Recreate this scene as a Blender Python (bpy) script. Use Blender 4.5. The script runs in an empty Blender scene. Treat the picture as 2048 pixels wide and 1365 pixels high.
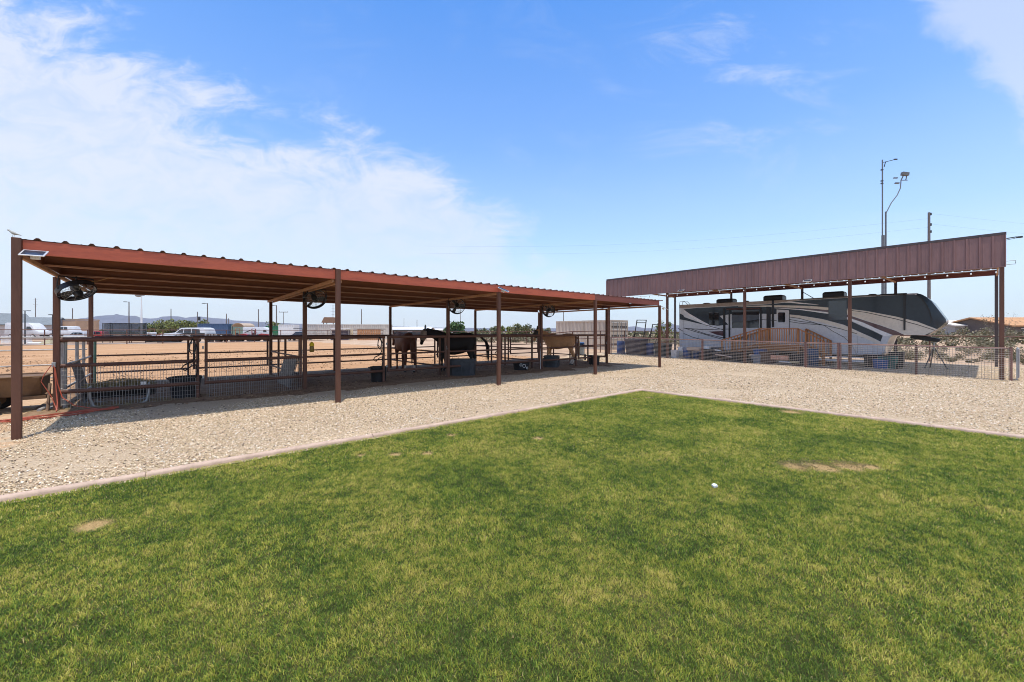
import bpy, bmesh, math, random
import numpy as np
from mathutils import Vector, Matrix, noise as mnoise

R = math.radians
PI = math.pi
scene = bpy.context.scene
col = scene.collection
rng = random.Random(7)

# ------------------------------------------------------------------ camera
F_PX, CX, HY, EYE = 805.0, 1024.0, 664.0, 1.70       # photo: 2048 px wide
PHI = R(49.42)
FW = (math.cos(PHI), math.sin(PHI)); RT = (math.sin(PHI), -math.cos(PHI))
cam_d = bpy.data.cameras.new('camera')
cam_d.sensor_width = 36.0
cam_d.lens = F_PX / 2048 * 36
cam_d.shift_y = -18.5 / 2048
cam_d.clip_start = 0.05; cam_d.clip_end = 20000
cam = bpy.data.objects.new('camera', cam_d); col.objects.link(cam)
cam.location = (0, 0, EYE); cam.rotation_euler = (R(90), 0, PHI - R(90))
scene.camera = cam

# ------------------------------------------------------------------ light
SUN_VEC = Vector((-0.25, -0.42, 3.16)).normalized()   # towards the sun
elev = math.asin(SUN_VEC.z); azim = math.atan2(SUN_VEC.x, SUN_VEC.y)
sun_d = bpy.data.lights.new('sun', 'SUN')
sun_d.energy = 3.3; sun_d.angle = R(0.53); sun_d.color = (1.0, 0.94, 0.85)
sun = bpy.data.objects.new('sun', sun_d); col.objects.link(sun)
sun.rotation_euler = (-SUN_VEC).to_track_quat('-Z', 'Y').to_euler()
sun.location = (0, 0, 40)

world = bpy.data.worlds.new('World'); scene.world = world
world.use_nodes = True
wt = world.node_tree; wn = wt.nodes; wl = wt.links
wn.clear()

def N(tree, typ, **kw):
    n = tree.nodes.new(typ)
    for k, v in kw.items():
        if k in n.inputs.keys() if isinstance(k, str) else False:
            n.inputs[k].default_value = v
        else:
            setattr(n, k, v)
    return n

def math_node(tree, op, a, b=None, clamp=False):
    n = tree.nodes.new('ShaderNodeMath'); n.operation = op; n.use_clamp = clamp
    for i, x in enumerate((a, b)):
        if x is None: continue
        if isinstance(x, (int, float)): n.inputs[i].default_value = x
        else: tree.links.new(x, n.inputs[i])
    return n.outputs[0]

def ramp(tree, fac, stops, interp='LINEAR'):
    n = tree.nodes.new('ShaderNodeValToRGB'); cr = n.color_ramp; cr.interpolation = interp
    while len(cr.elements) < len(stops): cr.elements.new(0.5)
    for e, (p, c) in zip(cr.elements, stops):
        e.position = p; e.color = (*c, 1) if len(c) == 3 else c
    tree.links.new(fac, n.inputs[0])
    return n.outputs[0]

def mixc(tree, fac, a, b, mode='MIX'):
    n = tree.nodes.new('ShaderNodeMix'); n.data_type = 'RGBA'; n.blend_type = mode
    if isinstance(fac, (int, float)): n.inputs[0].default_value = fac
    else: tree.links.new(fac, n.inputs[0])
    for idx, x in ((6, a), (7, b)):
        if isinstance(x, tuple): n.inputs[idx].default_value = (*x, 1) if len(x) == 3 else x
        else: tree.links.new(x, n.inputs[idx])
    return n.outputs[2]

def smooth(tree, v, lo, hi):
    n = tree.nodes.new('ShaderNodeMapRange'); n.interpolation_type = 'SMOOTHSTEP'
    tree.links.new(v, n.inputs[0]); n.inputs[1].default_value = lo; n.inputs[2].default_value = hi
    return n.outputs[0]

def noise(tree, vec, scale, detail=4, rough=0.55, dist=0.0):
    n = tree.nodes.new('ShaderNodeTexNoise')
    n.inputs['Scale'].default_value = scale; n.inputs['Detail'].default_value = detail
    n.inputs['Roughness'].default_value = rough; n.inputs['Distortion'].default_value = dist
    if vec is not None: tree.links.new(vec, n.inputs['Vector'])
    return n.outputs[0]

# sky: NISHITA plus thin cirrus projected on a flat cloud deck
sky = wn.new('ShaderNodeTexSky'); sky.sky_type = 'NISHITA'; sky.sun_disc = False
sky.sun_elevation = elev; sky.sun_rotation = azim
sky.air_density = 1.0; sky.dust_density = 0.8; sky.ozone_density = 2.2; sky.altitude = 400
SKY_STRENGTH = 0.15
geo = wn.new('ShaderNodeTexCoord')
sep = wn.new('ShaderNodeSeparateXYZ'); wl.new(geo.outputs['Generated'], sep.inputs[0])
dx, dy, dz = sep.outputs
zc = math_node(wt, 'MAXIMUM', dz, 0.03)
# bearings along the view direction give a steady frame for the cloud bank
fwd = math_node(wt, 'ADD', math_node(wt, 'MULTIPLY', dx, FW[0]), math_node(wt, 'MULTIPLY', dy, FW[1]))
lat = math_node(wt, 'ADD', math_node(wt, 'MULTIPLY', dx, RT[0]), math_node(wt, 'MULTIPLY', dy, RT[1]))
fz = math_node(wt, 'MAXIMUM', fwd, 0.05)
a_ = math_node(wt, 'DIVIDE', lat, fz)           # tangent of the bearing
b_ = math_node(wt, 'DIVIDE', dz, fz)            # tangent of the height
comb = wn.new('ShaderNodeCombineXYZ'); wl.new(a_, comb.inputs[0]); wl.new(b_, comb.inputs[1])
rot = wn.new('ShaderNodeMapping'); rot.inputs['Rotation'].default_value = (0, 0, R(33)); rot.inputs['Scale'].default_value = (1.0, 2.0, 1.0)
wl.new(comb.outputs[0], rot.inputs[0])
n1 = noise(wt, rot.outputs[0], 2.4, 9, 0.60, 0.5)
n2 = noise(wt, rot.outputs[0], 7.0, 8, 0.66, 0.9)
n3 = noise(wt, comb.outputs[0], 1.6, 5, 0.55, 0.2)
nn = math_node(wt, 'ADD', math_node(wt, 'MULTIPLY', n1, 0.65), math_node(wt, 'MULTIPLY', n2, 0.35))
# main bank: below a line falling to the right
nv = math_node(wt, 'SUBTRACT', nn, 0.5)
edge = math_node(wt, 'SUBTRACT', 0.215, math_node(wt, 'ADD', b_, math_node(wt, 'MULTIPLY', a_, 0.53)))
edge = math_node(wt, 'ADD', edge, math_node(wt, 'MULTIPLY', nv, 1.0))
ga = math_node(wt, 'ADD', a_, 0.17); gb = math_node(wt, 'SUBTRACT', b_, 0.30)
gd = math_node(wt, 'SQRT', math_node(wt, 'ADD', math_node(wt, 'MULTIPLY', ga, ga), math_node(wt, 'MULTIPLY', gb, gb)))
edge = math_node(wt, 'ADD', edge, math_node(wt, 'MULTIPLY', smooth(wt, math_node(wt, 'SUBTRACT', 0.36, gd), 0.0, 0.32), 0.16))
bank = smooth(wt, edge, -0.05, 0.17)
thin = ramp(wt, n2, [(0.30, (0.62,) * 3), (0.58, (1.0,) * 3)])
bank = math_node(wt, 'MULTIPLY', bank, thin)
low = smooth(wt, b_, 0.05, 0.42)
bank = math_node(wt, 'MULTIPLY', bank, math_node(wt, 'ADD', math_node(wt, 'MULTIPLY', low, 0.45), 0.55))
# second patch: upper right corner
pe = math_node(wt, 'SUBTRACT', math_node(wt, 'SUBTRACT', a_, 1.02), math_node(wt, 'MULTIPLY', math_node(wt, 'MAXIMUM', math_node(wt, 'SUBTRACT', 0.75, b_), 0.0), 0.95))
pe = math_node(wt, 'ADD', pe, math_node(wt, 'MULTIPLY', nv, 0.55))
patch = math_node(wt, 'MULTIPLY', smooth(wt, pe, -0.02, 0.12), 0.62)
patch = math_node(wt, 'MULTIPLY', patch, smooth(wt, b_, 0.38, 0.52))
# loose wisps in the blue
wr = wn.new('ShaderNodeMapping'); wr.inputs['Rotation'].default_value = (0, 0, R(-38)); wr.inputs['Scale'].default_value = (1.0, 2.6, 1.0)
wl.new(comb.outputs[0], wr.inputs[0])
n4 = noise(wt, wr.outputs[0], 3.1, 10, 0.66, 0.8)
da = math_node(wt, 'SUBTRACT', a_, 0.56); db = math_node(wt, 'SUBTRACT', b_, 0.66)
dd = math_node(wt, 'SQRT', math_node(wt, 'ADD', math_node(wt, 'MULTIPLY', da, da), math_node(wt, 'MULTIPLY', db, db)))
spot = smooth(wt, math_node(wt, 'SUBTRACT', 0.42, dd), 0.0, 0.30)
wisp = math_node(wt, 'MULTIPLY', smooth(wt, n4, 0.46, 0.74), math_node(wt, 'MAXIMUM', spot, math_node(wt, 'MULTIPLY', smooth(wt, n3, 0.45, 0.62), 0.5)))
wisp = math_node(wt, 'MULTIPLY', wisp, 0.50)
cl = math_node(wt, 'MAXIMUM', math_node(wt, 'MAXIMUM', bank, patch), wisp, True)
hs = wn.new('ShaderNodeHueSaturation'); hs.inputs['Saturation'].default_value = 1.22; hs.inputs['Value'].default_value = 1.0
wl.new(sky.outputs[0], hs.inputs['Color'])
tint = mixc(wt, 1.0, hs.outputs[0], (0.60, 1.00, 1.26), 'MULTIPLY')
pale = ramp(wt, dz, [(0.0, (0.93,) * 3), (0.10, (0.78,) * 3), (0.22, (0.45,) * 3), (0.41, (0.19,) * 3), (0.66, (0.03,) * 3)])
tint = mixc(wt, pale, tint, (3.85, 4.2, 4.45))
cloudcol = mixc(wt, 0.15, (3.95, 4.08, 4.38), tint)
skycol = mixc(wt, math_node(wt, 'MULTIPLY', cl, 0.93), tint, cloudcol)
bg = wn.new('ShaderNodeBackground'); bg.inputs['Strength'].default_value = SKY_STRENGTH
wl.new(skycol, bg.inputs['Color'])
wo = wn.new('ShaderNodeOutputWorld'); wl.new(bg.outputs[0], wo.inputs[0])

scene.view_settings.view_transform = 'Standard'
scene.view_settings.look = 'None'
scene.view_settings.gamma = 1.0
scene.view_settings.exposure = 0.58
scene.view_settings.use_curve_mapping = False
scene.cycles.filter_width = 1.0
scene.cycles.max_bounces = 6
scene.cycles.diffuse_bounces = 3
scene.cycles.transparent_max_bounces = 8

# ------------------------------------------------------------------ helpers
def at(px, D, z=0.0):
    """world point seen at photo column px, D metres ahead, at height z"""
    l = (px - CX) / F_PX * D
    return Vector((l * RT[0] + D * FW[0], l * RT[1] + D * FW[1], z))

def zat(py, D):
    return EYE + (HY - py) * D / F_PX

def gz(x, y):
    """yard surface: flat, rising gently under the carport and in the scrub"""
    s = min(1.0, max(0.0, (x - 17.5) / 4.5)); s = s * s * (3 - 2 * s)
    t = min(18.0, max(0.0, y + 0.45)) * 0.0125
    z = s * t
    if x > 34: z += min(1.3, (x - 34) * 0.035) * max(0.0, min(1.0, (26 - y) / 10))
    return z

class MB:
    def __init__(self):
        self.v = []; self.f = []; self.mi = []; self.m = 0
    def add(self, vs, fs):
        o = len(self.v)
        self.v += [tuple(p) for p in vs]
        for f in fs:
            self.f.append(tuple(i + o for i in f)); self.mi.append(self.m)
        return self
    def box(self, c, s, rz=0.0, mat=None):
        hx, hy, hz = s[0] / 2, s[1] / 2, s[2] / 2
        vs = [Vector((x, y, z)) for z in (-hz, hz) for y in (-hy, hy) for x in (-hx, hx)]
        M = Matrix.Translation(Vector(c)) @ (mat.to_4x4() if mat is not None else Matrix.Rotation(rz, 4, 'Z'))
        return self.add([M @ p for p in vs], [(0, 2, 3, 1), (4, 5, 7, 6), (0, 1, 5, 4), (2, 6, 7, 3), (0, 4, 6, 2), (1, 3, 7, 5)])
    def bar(self, p0, p1, w, h=None, up=(0, 0, 1)):
        h = w if h is None else h
        p0 = Vector(p0); p1 = Vector(p1); d = (p1 - p0).normalized(); u = Vector(up)
        if abs(d.dot(u)) > 0.98: u = Vector((1, 0, 0))
        s = d.cross(u).normalized(); t = s.cross(d)
        vs = []
        for p in (p0, p1):
            for a, b in ((-1, -1), (1, -1), (1, 1), (-1, 1)):
                vs.append(p + s * (a * w / 2) + t * (b * h / 2))
        return self.add(vs, [(0, 3, 2, 1), (4, 5, 6, 7), (0, 1, 5, 4), (1, 2, 6, 5), (2, 3, 7, 6), (3, 0, 4, 7)])
    def tube(self, pts, r, n=8, closed=False):
        pts = [Vector(p) for p in pts]; k = len(pts)
        rs = r if isinstance(r, (list, tuple)) else [r] * k
        vs = []; fs = []; prev = None
        for i, p in enumerate(pts):
            if closed: d = pts[(i + 1) % k] - pts[i - 1]
            else: d = pts[min(i + 1, k - 1)] - pts[max(i - 1, 0)]
            d = d.normalized() if d.length > 1e-9 else Vector((0, 0, 1))
            if prev is None:
                u = Vector((0, 0, 1)) if abs(d.z) < 0.9 else Vector((1, 0, 0))
                s = d.cross(u).normalized()
            else:
                s = (prev - d * prev.dot(d))
                s = s.normalized() if s.length > 1e-6 else d.orthogonal().normalized()
            prev = s; t = d.cross(s)
            for j in range(n):
                a = 2 * PI * j / n
                vs.append(p + (s * math.cos(a) + t * math.sin(a)) * rs[i])
        m = k if closed else k - 1
        for i in range(m):
            for j in range(n):
                a = i * n + j; b = i * n + (j + 1) % n
                c = ((i + 1) % k) * n + (j + 1) % n; d = ((i + 1) % k) * n + j
                fs.append((a, b, c, d))
        if not closed:
            fs.append(tuple(range(n - 1, -1, -1))); fs.append(tuple((k - 1) * n + j for j in range(n)))
        return self.add(vs, fs)
    def lathe(self, prof, c=(0, 0, 0), n=16, mat=None, cap=True):
        vs = []; fs = []; k = len(prof)
        M = Matrix.Translation(Vector(c)) @ (mat.to_4x4() if mat is not None else Matrix.Identity(4))
        for r, z in prof:
            for j in range(n):
                a = 2 * PI * j / n
                vs.append(M @ Vector((r * math.cos(a), r * math.sin(a), z)))
        for i in range(k - 1):
            for j in range(n):
                fs.append((i * n + j, i * n + (j + 1) % n, (i + 1) * n + (j + 1) % n, (i + 1) * n + j))
        if cap:
            fs.append(tuple(range(n - 1, -1, -1))); fs.append(tuple((k - 1) * n + j for j in range(n)))
        return self.add(vs, fs)
    def loft(self, rings, cap=True):
        n = len(rings[0]); vs = [p for r in rings for p in r]; fs = []
        for i in range(len(rings) - 1):
            for j in range(n):
                fs.append((i * n + j, i * n + (j + 1) % n, (i + 1) * n + (j + 1) % n, (i + 1) * n + j))
        if cap:
            fs.append(tuple(range(n - 1, -1, -1))); fs.append(tuple((len(rings) - 1) * n + j for j in range(n)))
        return self.add(vs, fs)
    def prism(self, loop, off):
        off = Vector(off); a = [Vector(p) for p in loop]; b = [p + off for p in a]; n = len(a)
        fs = [tuple(range(n)), tuple(range(2 * n - 1, n - 1, -1))]
        fs += [(i, n + i, n + (i + 1) % n, (i + 1) % n) for i in range(n)]
        return self.add(a + b, fs)
    def ball(self, c, r, n=10, k=6, s=(1, 1, 1)):
        prof = []
        rings = []
        for i in range(k + 1):
            t = -PI / 2 + PI * i / k
            rr = max(1e-4, math.cos(t)) * r
            rings.append([Vector((c[0] + rr * math.cos(2 * PI * j / n) * s[0], c[1] + rr * math.sin(2 * PI * j / n) * s[1], c[2] + r * math.sin(t) * s[2])) for j in range(n)])
        return self.loft(rings)
    def build(self, name, mats, parent=None, smooth=None, loc=None, bevel=0.0):
        me = bpy.data.meshes.new(name)
        me.from_pydata(self.v, [], self.f)
        mats = mats if isinstance(mats, (list, tuple)) else [mats]
        for m in mats: me.materials.append(m)
        if len(mats) > 1: me.polygons.foreach_set('material_index', self.mi)
        bm = bmesh.new(); bm.from_mesh(me)
        bmesh.ops.recalc_face_normals(bm, faces=bm.faces)
        if bevel > 0:
            es = [e for e in bm.edges if len(e.link_faces) == 2 and e.calc_face_angle(0) > 0.6]
            bmesh.ops.bevel(bm, geom=es, offset=bevel, segments=2, affect='EDGES', profile=0.5, clamp_overlap=True)
        bm.to_mesh(me); bm.free()
        if smooth is not None:
            me.polygons.foreach_set('use_smooth', [True] * len(me.polygons))
            me.set_sharp_from_angle(angle=R(smooth))
        o = bpy.data.objects.new(name, me); col.objects.link(o)
        if loc is not None: o.location = loc
        if parent is not None: o.parent = parent
        return o

def tag(o, label=None, cat=None, group=None, kind=None):
    if label: o['label'] = label
    if cat: o['category'] = cat
    if group: o['group'] = group
    if kind: o['kind'] = kind
    return o

def thing(name, label, cat, loc=(0, 0, 0), rz=0.0, group=None):
    o = bpy.data.objects.new(name, None); col.objects.link(o)
    o.empty_display_size = 0.2
    o.location = loc; o.rotation_euler = (0, 0, rz)
    return tag(o, label, cat, group)

def structure(o): o['kind'] = 'structure'; return o

KIDS = {}
def copy_tree(o, parent=None):
    c = o.copy(); col.objects.link(c)
    if parent is not None: c.parent = parent
    for ch in o.children: copy_tree(ch, c)
    return c

def np_mesh(name, verts, quads, mats, attrs=None, tris=None):
    me = bpy.data.meshes.new(name)
    nq = 0 if quads is None else len(quads); nt = 0 if tris is None else len(tris)
    me.vertices.add(len(verts)); me.vertices.foreach_set('co', np.asarray(verts, dtype=np.float32).ravel())
    loops = []; starts = []
    if nq: loops.append(np.asarray(quads, dtype=np.int32).ravel()); starts.append(np.arange(nq) * 4)
    if nt: loops.append(np.asarray(tris, dtype=np.int32).ravel()); starts.append(nq * 4 + np.arange(nt) * 3)
    loops = np.concatenate(loops); starts = np.concatenate(starts).astype(np.int32)
    me.loops.add(len(loops)); me.loops.foreach_set('vertex_index', loops)
    me.polygons.add(nq + nt); me.polygons.foreach_set('loop_start', starts)
    me.update(calc_edges=True); me.validate()
    for m in (mats if isinstance(mats, (list, tuple)) else [mats]): me.materials.append(m)
    for k, a in (attrs or {}).items():
        at_ = me.attributes.new(k, 'FLOAT', 'POINT'); at_.data.foreach_set('value', np.asarray(a, dtype=np.float32))
    o = bpy.data.objects.new(name, me); col.objects.link(o)
    return o

# ------------------------------------------------------------------ materials
MATS = {}
def new_mat(name):
    m = bpy.data.materials.new(name); m.use_nodes = True
    t = m.node_tree; t.nodes.clear()
    out = t.nodes.new('ShaderNodeOutputMaterial')
    p = t.nodes.new('ShaderNodeBsdfPrincipled'); t.links.new(p.outputs[0], out.inputs[0])
    MATS[name] = m
    return m, t, p, out

def bump(t, p, h, strength=0.3, dist=0.02):
    b = t.nodes.new('ShaderNodeBump'); b.inputs['Strength'].default_value = strength; b.inputs['Distance'].default_value = dist
    t.links.new(h, b.inputs['Height']); t.links.new(b.outputs[0], p.inputs['Normal'])

def mat(name, c, rough=0.6, metal=0.0, var=0.18, scale=6.0, spec=0.4, c2=None, coat=0.0, bmp=0.0, stretch=None, lo=0.42, hi=0.68):
    if name in MATS: return MATS[name]
    m, t, p, out = new_mat(name)
    tc = t.nodes.new('ShaderNodeTexCoord'); vec = tc.outputs['Object']
    if stretch:
        mp = t.nodes.new('ShaderNodeMapping'); mp.inputs['Scale'].default_value = stretch
        t.links.new(vec, mp.inputs[0]); vec = mp.outputs[0]
    nz = noise(t, vec, scale, 6, 0.62)
    if c2 is None: c2 = tuple(x * (1 - var * 1.6) for x in c)
    c1 = tuple(min(1, x * (1 + var * 0.5)) for x in c)
    cc = ramp(t, nz, [(lo, c1), (hi, c2)])
    fine = noise(t, vec, scale * 9, 3, 0.6)
    cc = mixc(t, 0.30, cc, ramp(t, fine, [(0.35, tuple(x * 1.2 for x in c1)), (0.65, tuple(x * 0.78 for x in c1))]))
    t.links.new(cc, p.inputs['Base Color'])
    p.inputs['Roughness'].default_value = rough; p.inputs['Metallic'].default_value = metal
    p.inputs['Specular IOR Level'].default_value = spec
    if coat: p.inputs['Coat Weight'].default_value = coat; p.inputs['Coat Roughness'].default_value = 0.08
    if bmp: bump(t, p, fine, bmp, 0.01)
    return m

steel = mat('brown_steel', (0.115, 0.050, 0.030), 0.6, 0, 0.25, 2.2, c2=(0.080, 0.030, 0.018), stretch=(3, 3, 0.6), bmp=0.1)
pipe = mat('rusty_pipe', (0.125, 0.058, 0.038), 0.62, 0, 0.3, 3.0, c2=(0.07, 0.036, 0.028), bmp=0.15)
fascia_red = mat('red_oxide_paint', (0.44, 0.10, 0.050), 0.5, 0, 0.2, 1.4, c2=(0.32, 0.068, 0.042), stretch=(0.9, 1, 5), bmp=0.05)
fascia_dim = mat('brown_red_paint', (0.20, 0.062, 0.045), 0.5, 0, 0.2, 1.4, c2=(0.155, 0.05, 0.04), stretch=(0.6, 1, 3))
ochre = mat('ochre_steel', (0.46, 0.25, 0.13), .6, 0, .2, 3)
lip_m = mat('bounce_lit_lip_paint', (0.36, 0.19, 0.125), .6, 0, .25, 1.5)  # purlin paint lightened on the lower lips: ground bounce put into the colour
purlin_m = mat('purlin_red_primer', (0.20, 0.075, 0.034), 0.6, 0, 0.25, 1.1, c2=(0.13, 0.042, 0.022), stretch=(0.5, 2, 3))
roof_m = mat('brown_roof_sheet', (0.16, 0.075, 0.052), 0.5, 0, 0.2, 2.0)
carport_m = mat('maroon_cladding', (0.235, 0.132, 0.120), 0.42, 0, 0.16, 0.8, stretch=(1, 1, 0.3))
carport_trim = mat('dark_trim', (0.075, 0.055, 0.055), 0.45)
galv = mat('galvanised_steel', (0.36, 0.37, 0.37), 0.45, 0.5, 0.2, 8)
galv_dull = mat('weathered_wire', (0.38, 0.355, 0.33), 0.55, 0.2, 0.2, 8)
wire_rust = mat('rusty_wire', (0.22, 0.17, 0.14), 0.6, 0.2, 0.2, 8)
black_rub = mat('black_rubber', (0.018, 0.018, 0.020), 0.62, 0, 0.3, 5)
grey_rub = mat('grey_stock_plastic', (0.055, 0.062, 0.070), 0.55, 0, 0.3, 5, c2=(0.03, 0.034, 0.04))
black_pl = mat('black_plastic', (0.02, 0.021, 0.024), 0.38)
white_pl = mat('white_plastic', (0.74, 0.73, 0.70), 0.45)
white_paint = mat('white_paint', (0.78, 0.78, 0.77), 0.3, 0, 0.05, 2, coat=0.4)
blue_pl = mat('blue_plastic', (0.02, 0.085, 0.24), 0.4, 0, 0.2)
hay_m = mat('dry_hay', (0.30, 0.235, 0.115), 0.85, 0, 0.4, 20, bmp=0.6)
baluster_m = mat('bright_cedar', (0.56, 0.225, 0.065), 0.55, 0, 0.25, 3, c2=(0.40, 0.145, 0.045), stretch=(6, 6, 0.6))  # brighter copy of the cedar so balusters stand out from the dark behind
wood = mat('stained_cedar', (0.44, 0.165, 0.05), 0.55, 0, 0.25, 3, c2=(0.26, 0.09, 0.03), stretch=(6, 6, 0.6))
old_wood = mat('weathered_board', (0.24, 0.15, 0.09), 0.8, 0, 0.3, 3, stretch=(8, 8, 0.6))
red_cord = mat('red_rubber_hose', (0.40, 0.085, 0.045), 0.5)
tyre = mat('tyre', (0.022, 0.022, 0.022), 0.8)
chrome = mat('bright_metal', (0.55, 0.55, 0.56), 0.25, 0.9, 0.05)
dark_glass = mat('dark_glass', (0.012, 0.016, 0.020), 0.06, 0, 0.02, 2, spec=0.8)
solar_cell = mat('solar_cell', (0.035, 0.040, 0.055), 0.15, 0, 0.05, 2, spec=0.7)
alu = mat('aluminium_frame', (0.60, 0.61, 0.62), 0.35, 0.6, 0.05)
# ------------------------------------------------------------------ ground
def pos_node(t):
    return t.nodes.new('ShaderNodeNewGeometry').outputs['Position']

def ground_mat(name, stops, scale=0.25, fine=14.0, bmp=0.5, dist=0.03, rough=0.95, speck=None, streak=None):
    m, t, p, out = new_mat(name)
    P = pos_node(t)
    if streak:
        mp = t.nodes.new('ShaderNodeMapping'); mp.inputs['Scale'].default_value = streak; mp.inputs['Rotation'].default_value = (0, 0, R(20))
        t.links.new(P, mp.inputs[0]); Q = mp.outputs[0]
    else: Q = P
    big = noise(t, Q, scale, 6, 0.6)
    mid = noise(t, Q, scale * 9, 5, 0.62)
    fn = noise(t, P, fine, 6, 0.7)
    f = math_node(t, 'ADD', math_node(t, 'MULTIPLY', big, 0.5), math_node(t, 'MULTIPLY', mid, 0.5))
    c = ramp(t, f, stops)
    c = mixc(t, 0.55, c, ramp(t, fn, [(0.3, (0.55,) * 3), (0.5, (1.0,) * 3), (0.72, (1.35,) * 3)]), 'MULTIPLY')
    if speck:
        v = t.nodes.new('ShaderNodeTexVoronoi'); v.inputs['Scale'].default_value = speck[0]; t.links.new(P, v.inputs['Vector'])
        c2 = ramp(t, v.outputs['Color'], speck[1])
        c = mixc(t, speck[2], c, c2)
        fn = math_node(t, 'ADD', math_node(t, 'MULTIPLY', v.outputs['Distance'], -1.2), fn)
    t.links.new(c, p.inputs['Base Color']); p.inputs['Roughness'].default_value = rough
    p.inputs['Specular IOR Level'].default_value = 0.15
    bump(t, p, fn, bmp, dist)
    return m

desert_m = ground_mat('desert_soil', [(0.36, (0.30, 0.20, 0.13)), (0.50, (0.42, 0.29, 0.19)), (0.64, (0.50, 0.37, 0.26))], 0.06, 5.0)
arena_m = ground_mat('arena_dirt', [(0.35, (0.33, 0.175, 0.085)), (0.50, (0.43, 0.245, 0.125)), (0.66, (0.52, 0.325, 0.19))], 0.22, 7.0, 0.9, 0.06, streak=(0.5, 1.6, 1))
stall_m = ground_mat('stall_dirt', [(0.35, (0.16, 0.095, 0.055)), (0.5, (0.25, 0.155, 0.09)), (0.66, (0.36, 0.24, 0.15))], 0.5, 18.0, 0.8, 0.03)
yard_m = ground_mat('yard_base', [(0.34, (0.42, 0.30, 0.19)), (0.5, (0.51, 0.38, 0.26)), (0.66, (0.58, 0.455, 0.335))], 0.35, 30.0, 0.9, 0.02,
                    speck=(58.0, [(0.1, (0.58, 0.44, 0.275)), (0.4, (0.68, 0.53, 0.355)), (0.6, (0.40, 0.285, 0.185)), (0.75, (0.74, 0.61, 0.43)), (0.95, (0.22, 0.16, 0.11))], 0.6))
side_m = ground_mat('side_dirt', [(0.35, (0.40, 0.25, 0.14)), (0.5, (0.50, 0.335, 0.20)), (0.66, (0.58, 0.42, 0.28))], 0.4, 16.0, 0.8, 0.03)
bare = [(-0.49, 5.03, 0.12), (2.37, 5.23, 0.08), (2.73, 4.98, 0.075), (4.43, 4.55, 0.09), (6.15, 1.30, 0.19), (6.45, 1.08, 0.17), (5.95, 1.52, 0.15), (6.62, 0.92, 0.12), (9.9, 2.6, 0.2), (9.3, 5.5, 0.10), (9.6, 4.9, 0.08), (2.0, 5.5, 0.06), (3.5, 5.6, 0.08), (8.9, 5.65, 0.07)]
lawn_m = ground_mat('lawn_soil', [(0.35, (0.030, 0.036, 0.010)), (0.5, (0.055, 0.060, 0.016)), (0.66, (0.10, 0.085, 0.032))], 0.5, 22.0, 0.8, 0.03)
def tan_patches(m):
    t = m.node_tree; p = next(n for n in t.nodes if n.type == 'BSDF_PRINCIPLED'); old = p.inputs['Base Color'].links[0].from_socket
    P = pos_node(t); nz = math_node(t, 'MULTIPLY', noise(t, P, 14.0, 5, .7), 1.5); tot = None
    for bx, by, br in bare:
        d = t.nodes.new('ShaderNodeVectorMath'); d.operation = 'DISTANCE'; t.links.new(P, d.inputs[0]); d.inputs[1].default_value = (bx, by, 0.01)
        f = smooth(t, math_node(t, 'ADD', math_node(t, 'MULTIPLY', d.outputs['Value'], -1 / br), nz), -0.55, 0.15)
        tot = f if tot is None else math_node(t, 'MAXIMUM', tot, f)
    t.links.new(mixc(t, tot, old, (0.40, 0.27, 0.12)), p.inputs['Base Color'])
tan_patches(lawn_m)
road_m = ground_mat('road_gravel', [(0.35, (0.36, 0.29, 0.24)), (0.5, (0.44, 0.36, 0.30)), (0.66, (0.52, 0.44, 0.37))], 0.1, 8.0)
kerb_m = mat('pink_concrete', (0.45, 0.325, 0.245), 0.85, 0, 0.2, 4, c2=(0.33, 0.23, 0.17), bmp=0.3)

def grid_sheet(name, xs, ys, zf, m, keep=None):
    xs = list(xs); ys = list(ys); nx = len(xs); V = []; Q = []
    for y in ys:
        for x in xs: V.append((x, y, zf(x, y)))
    for j in range(len(ys) - 1):
        for i in range(nx - 1):
            if keep and not keep((xs[i] + xs[i + 1]) / 2, (ys[j] + ys[j + 1]) / 2): continue
            a = j * nx + i
            Q.append((a, a + 1, a + nx + 1, a + nx))
    used = sorted({i for q in Q for i in q}); ix = {u: k for k, u in enumerate(used)}
    o = np_mesh(name, [V[u] for u in used], [[ix[i] for i in q] for q in Q], m)
    o.data.polygons.foreach_set('use_smooth', [True] * len(o.data.polygons))
    return structure(o)

far = [60, 75, 100, 140, 200, 300, 500, 900, 1600, 2450]
gx = [-x for x in reversed(far)] + list(np.arange(-50, 52, 2.0)) + far
gy = [-x for x in reversed(far)] + list(np.arange(-50, 52, 2.0)) + far
def und(x, y):
    return 0.02 * mnoise.noise(Vector((x * 0.15, y * 0.15, 3.0)))
grid_sheet('ground', gx, gy, lambda x, y: gz(x, y) - 0.03 + (und(x, y) if abs(x) < 80 else 0), desert_m)

def jit(x, y, s=1.0, a=0.4, k=0.0):
    return a * mnoise.noise(Vector((x * s, y * s, 11.3 + k)))
grid_sheet('arena', np.arange(-60, 33.1, 1.0), np.arange(16, 77.1, 1.0),
           lambda x, y: 0.012 + 0.022 * mnoise.noise(Vector((x * 0.9, y * 0.9, 1.0))),
           arena_m, lambda x, y: not (-1.8 < x < 17.6 and y < 17.5) and not (x > 17.6 and y < 18 ))
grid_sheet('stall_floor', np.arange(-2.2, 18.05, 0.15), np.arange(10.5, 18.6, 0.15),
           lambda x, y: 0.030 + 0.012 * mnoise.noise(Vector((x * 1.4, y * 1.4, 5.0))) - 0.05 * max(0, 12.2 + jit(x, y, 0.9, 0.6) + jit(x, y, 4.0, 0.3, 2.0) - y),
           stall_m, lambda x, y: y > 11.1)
def in_lawn(x, y, e=0.0): return x < 10.18 - e and y < 6.27 - e
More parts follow.
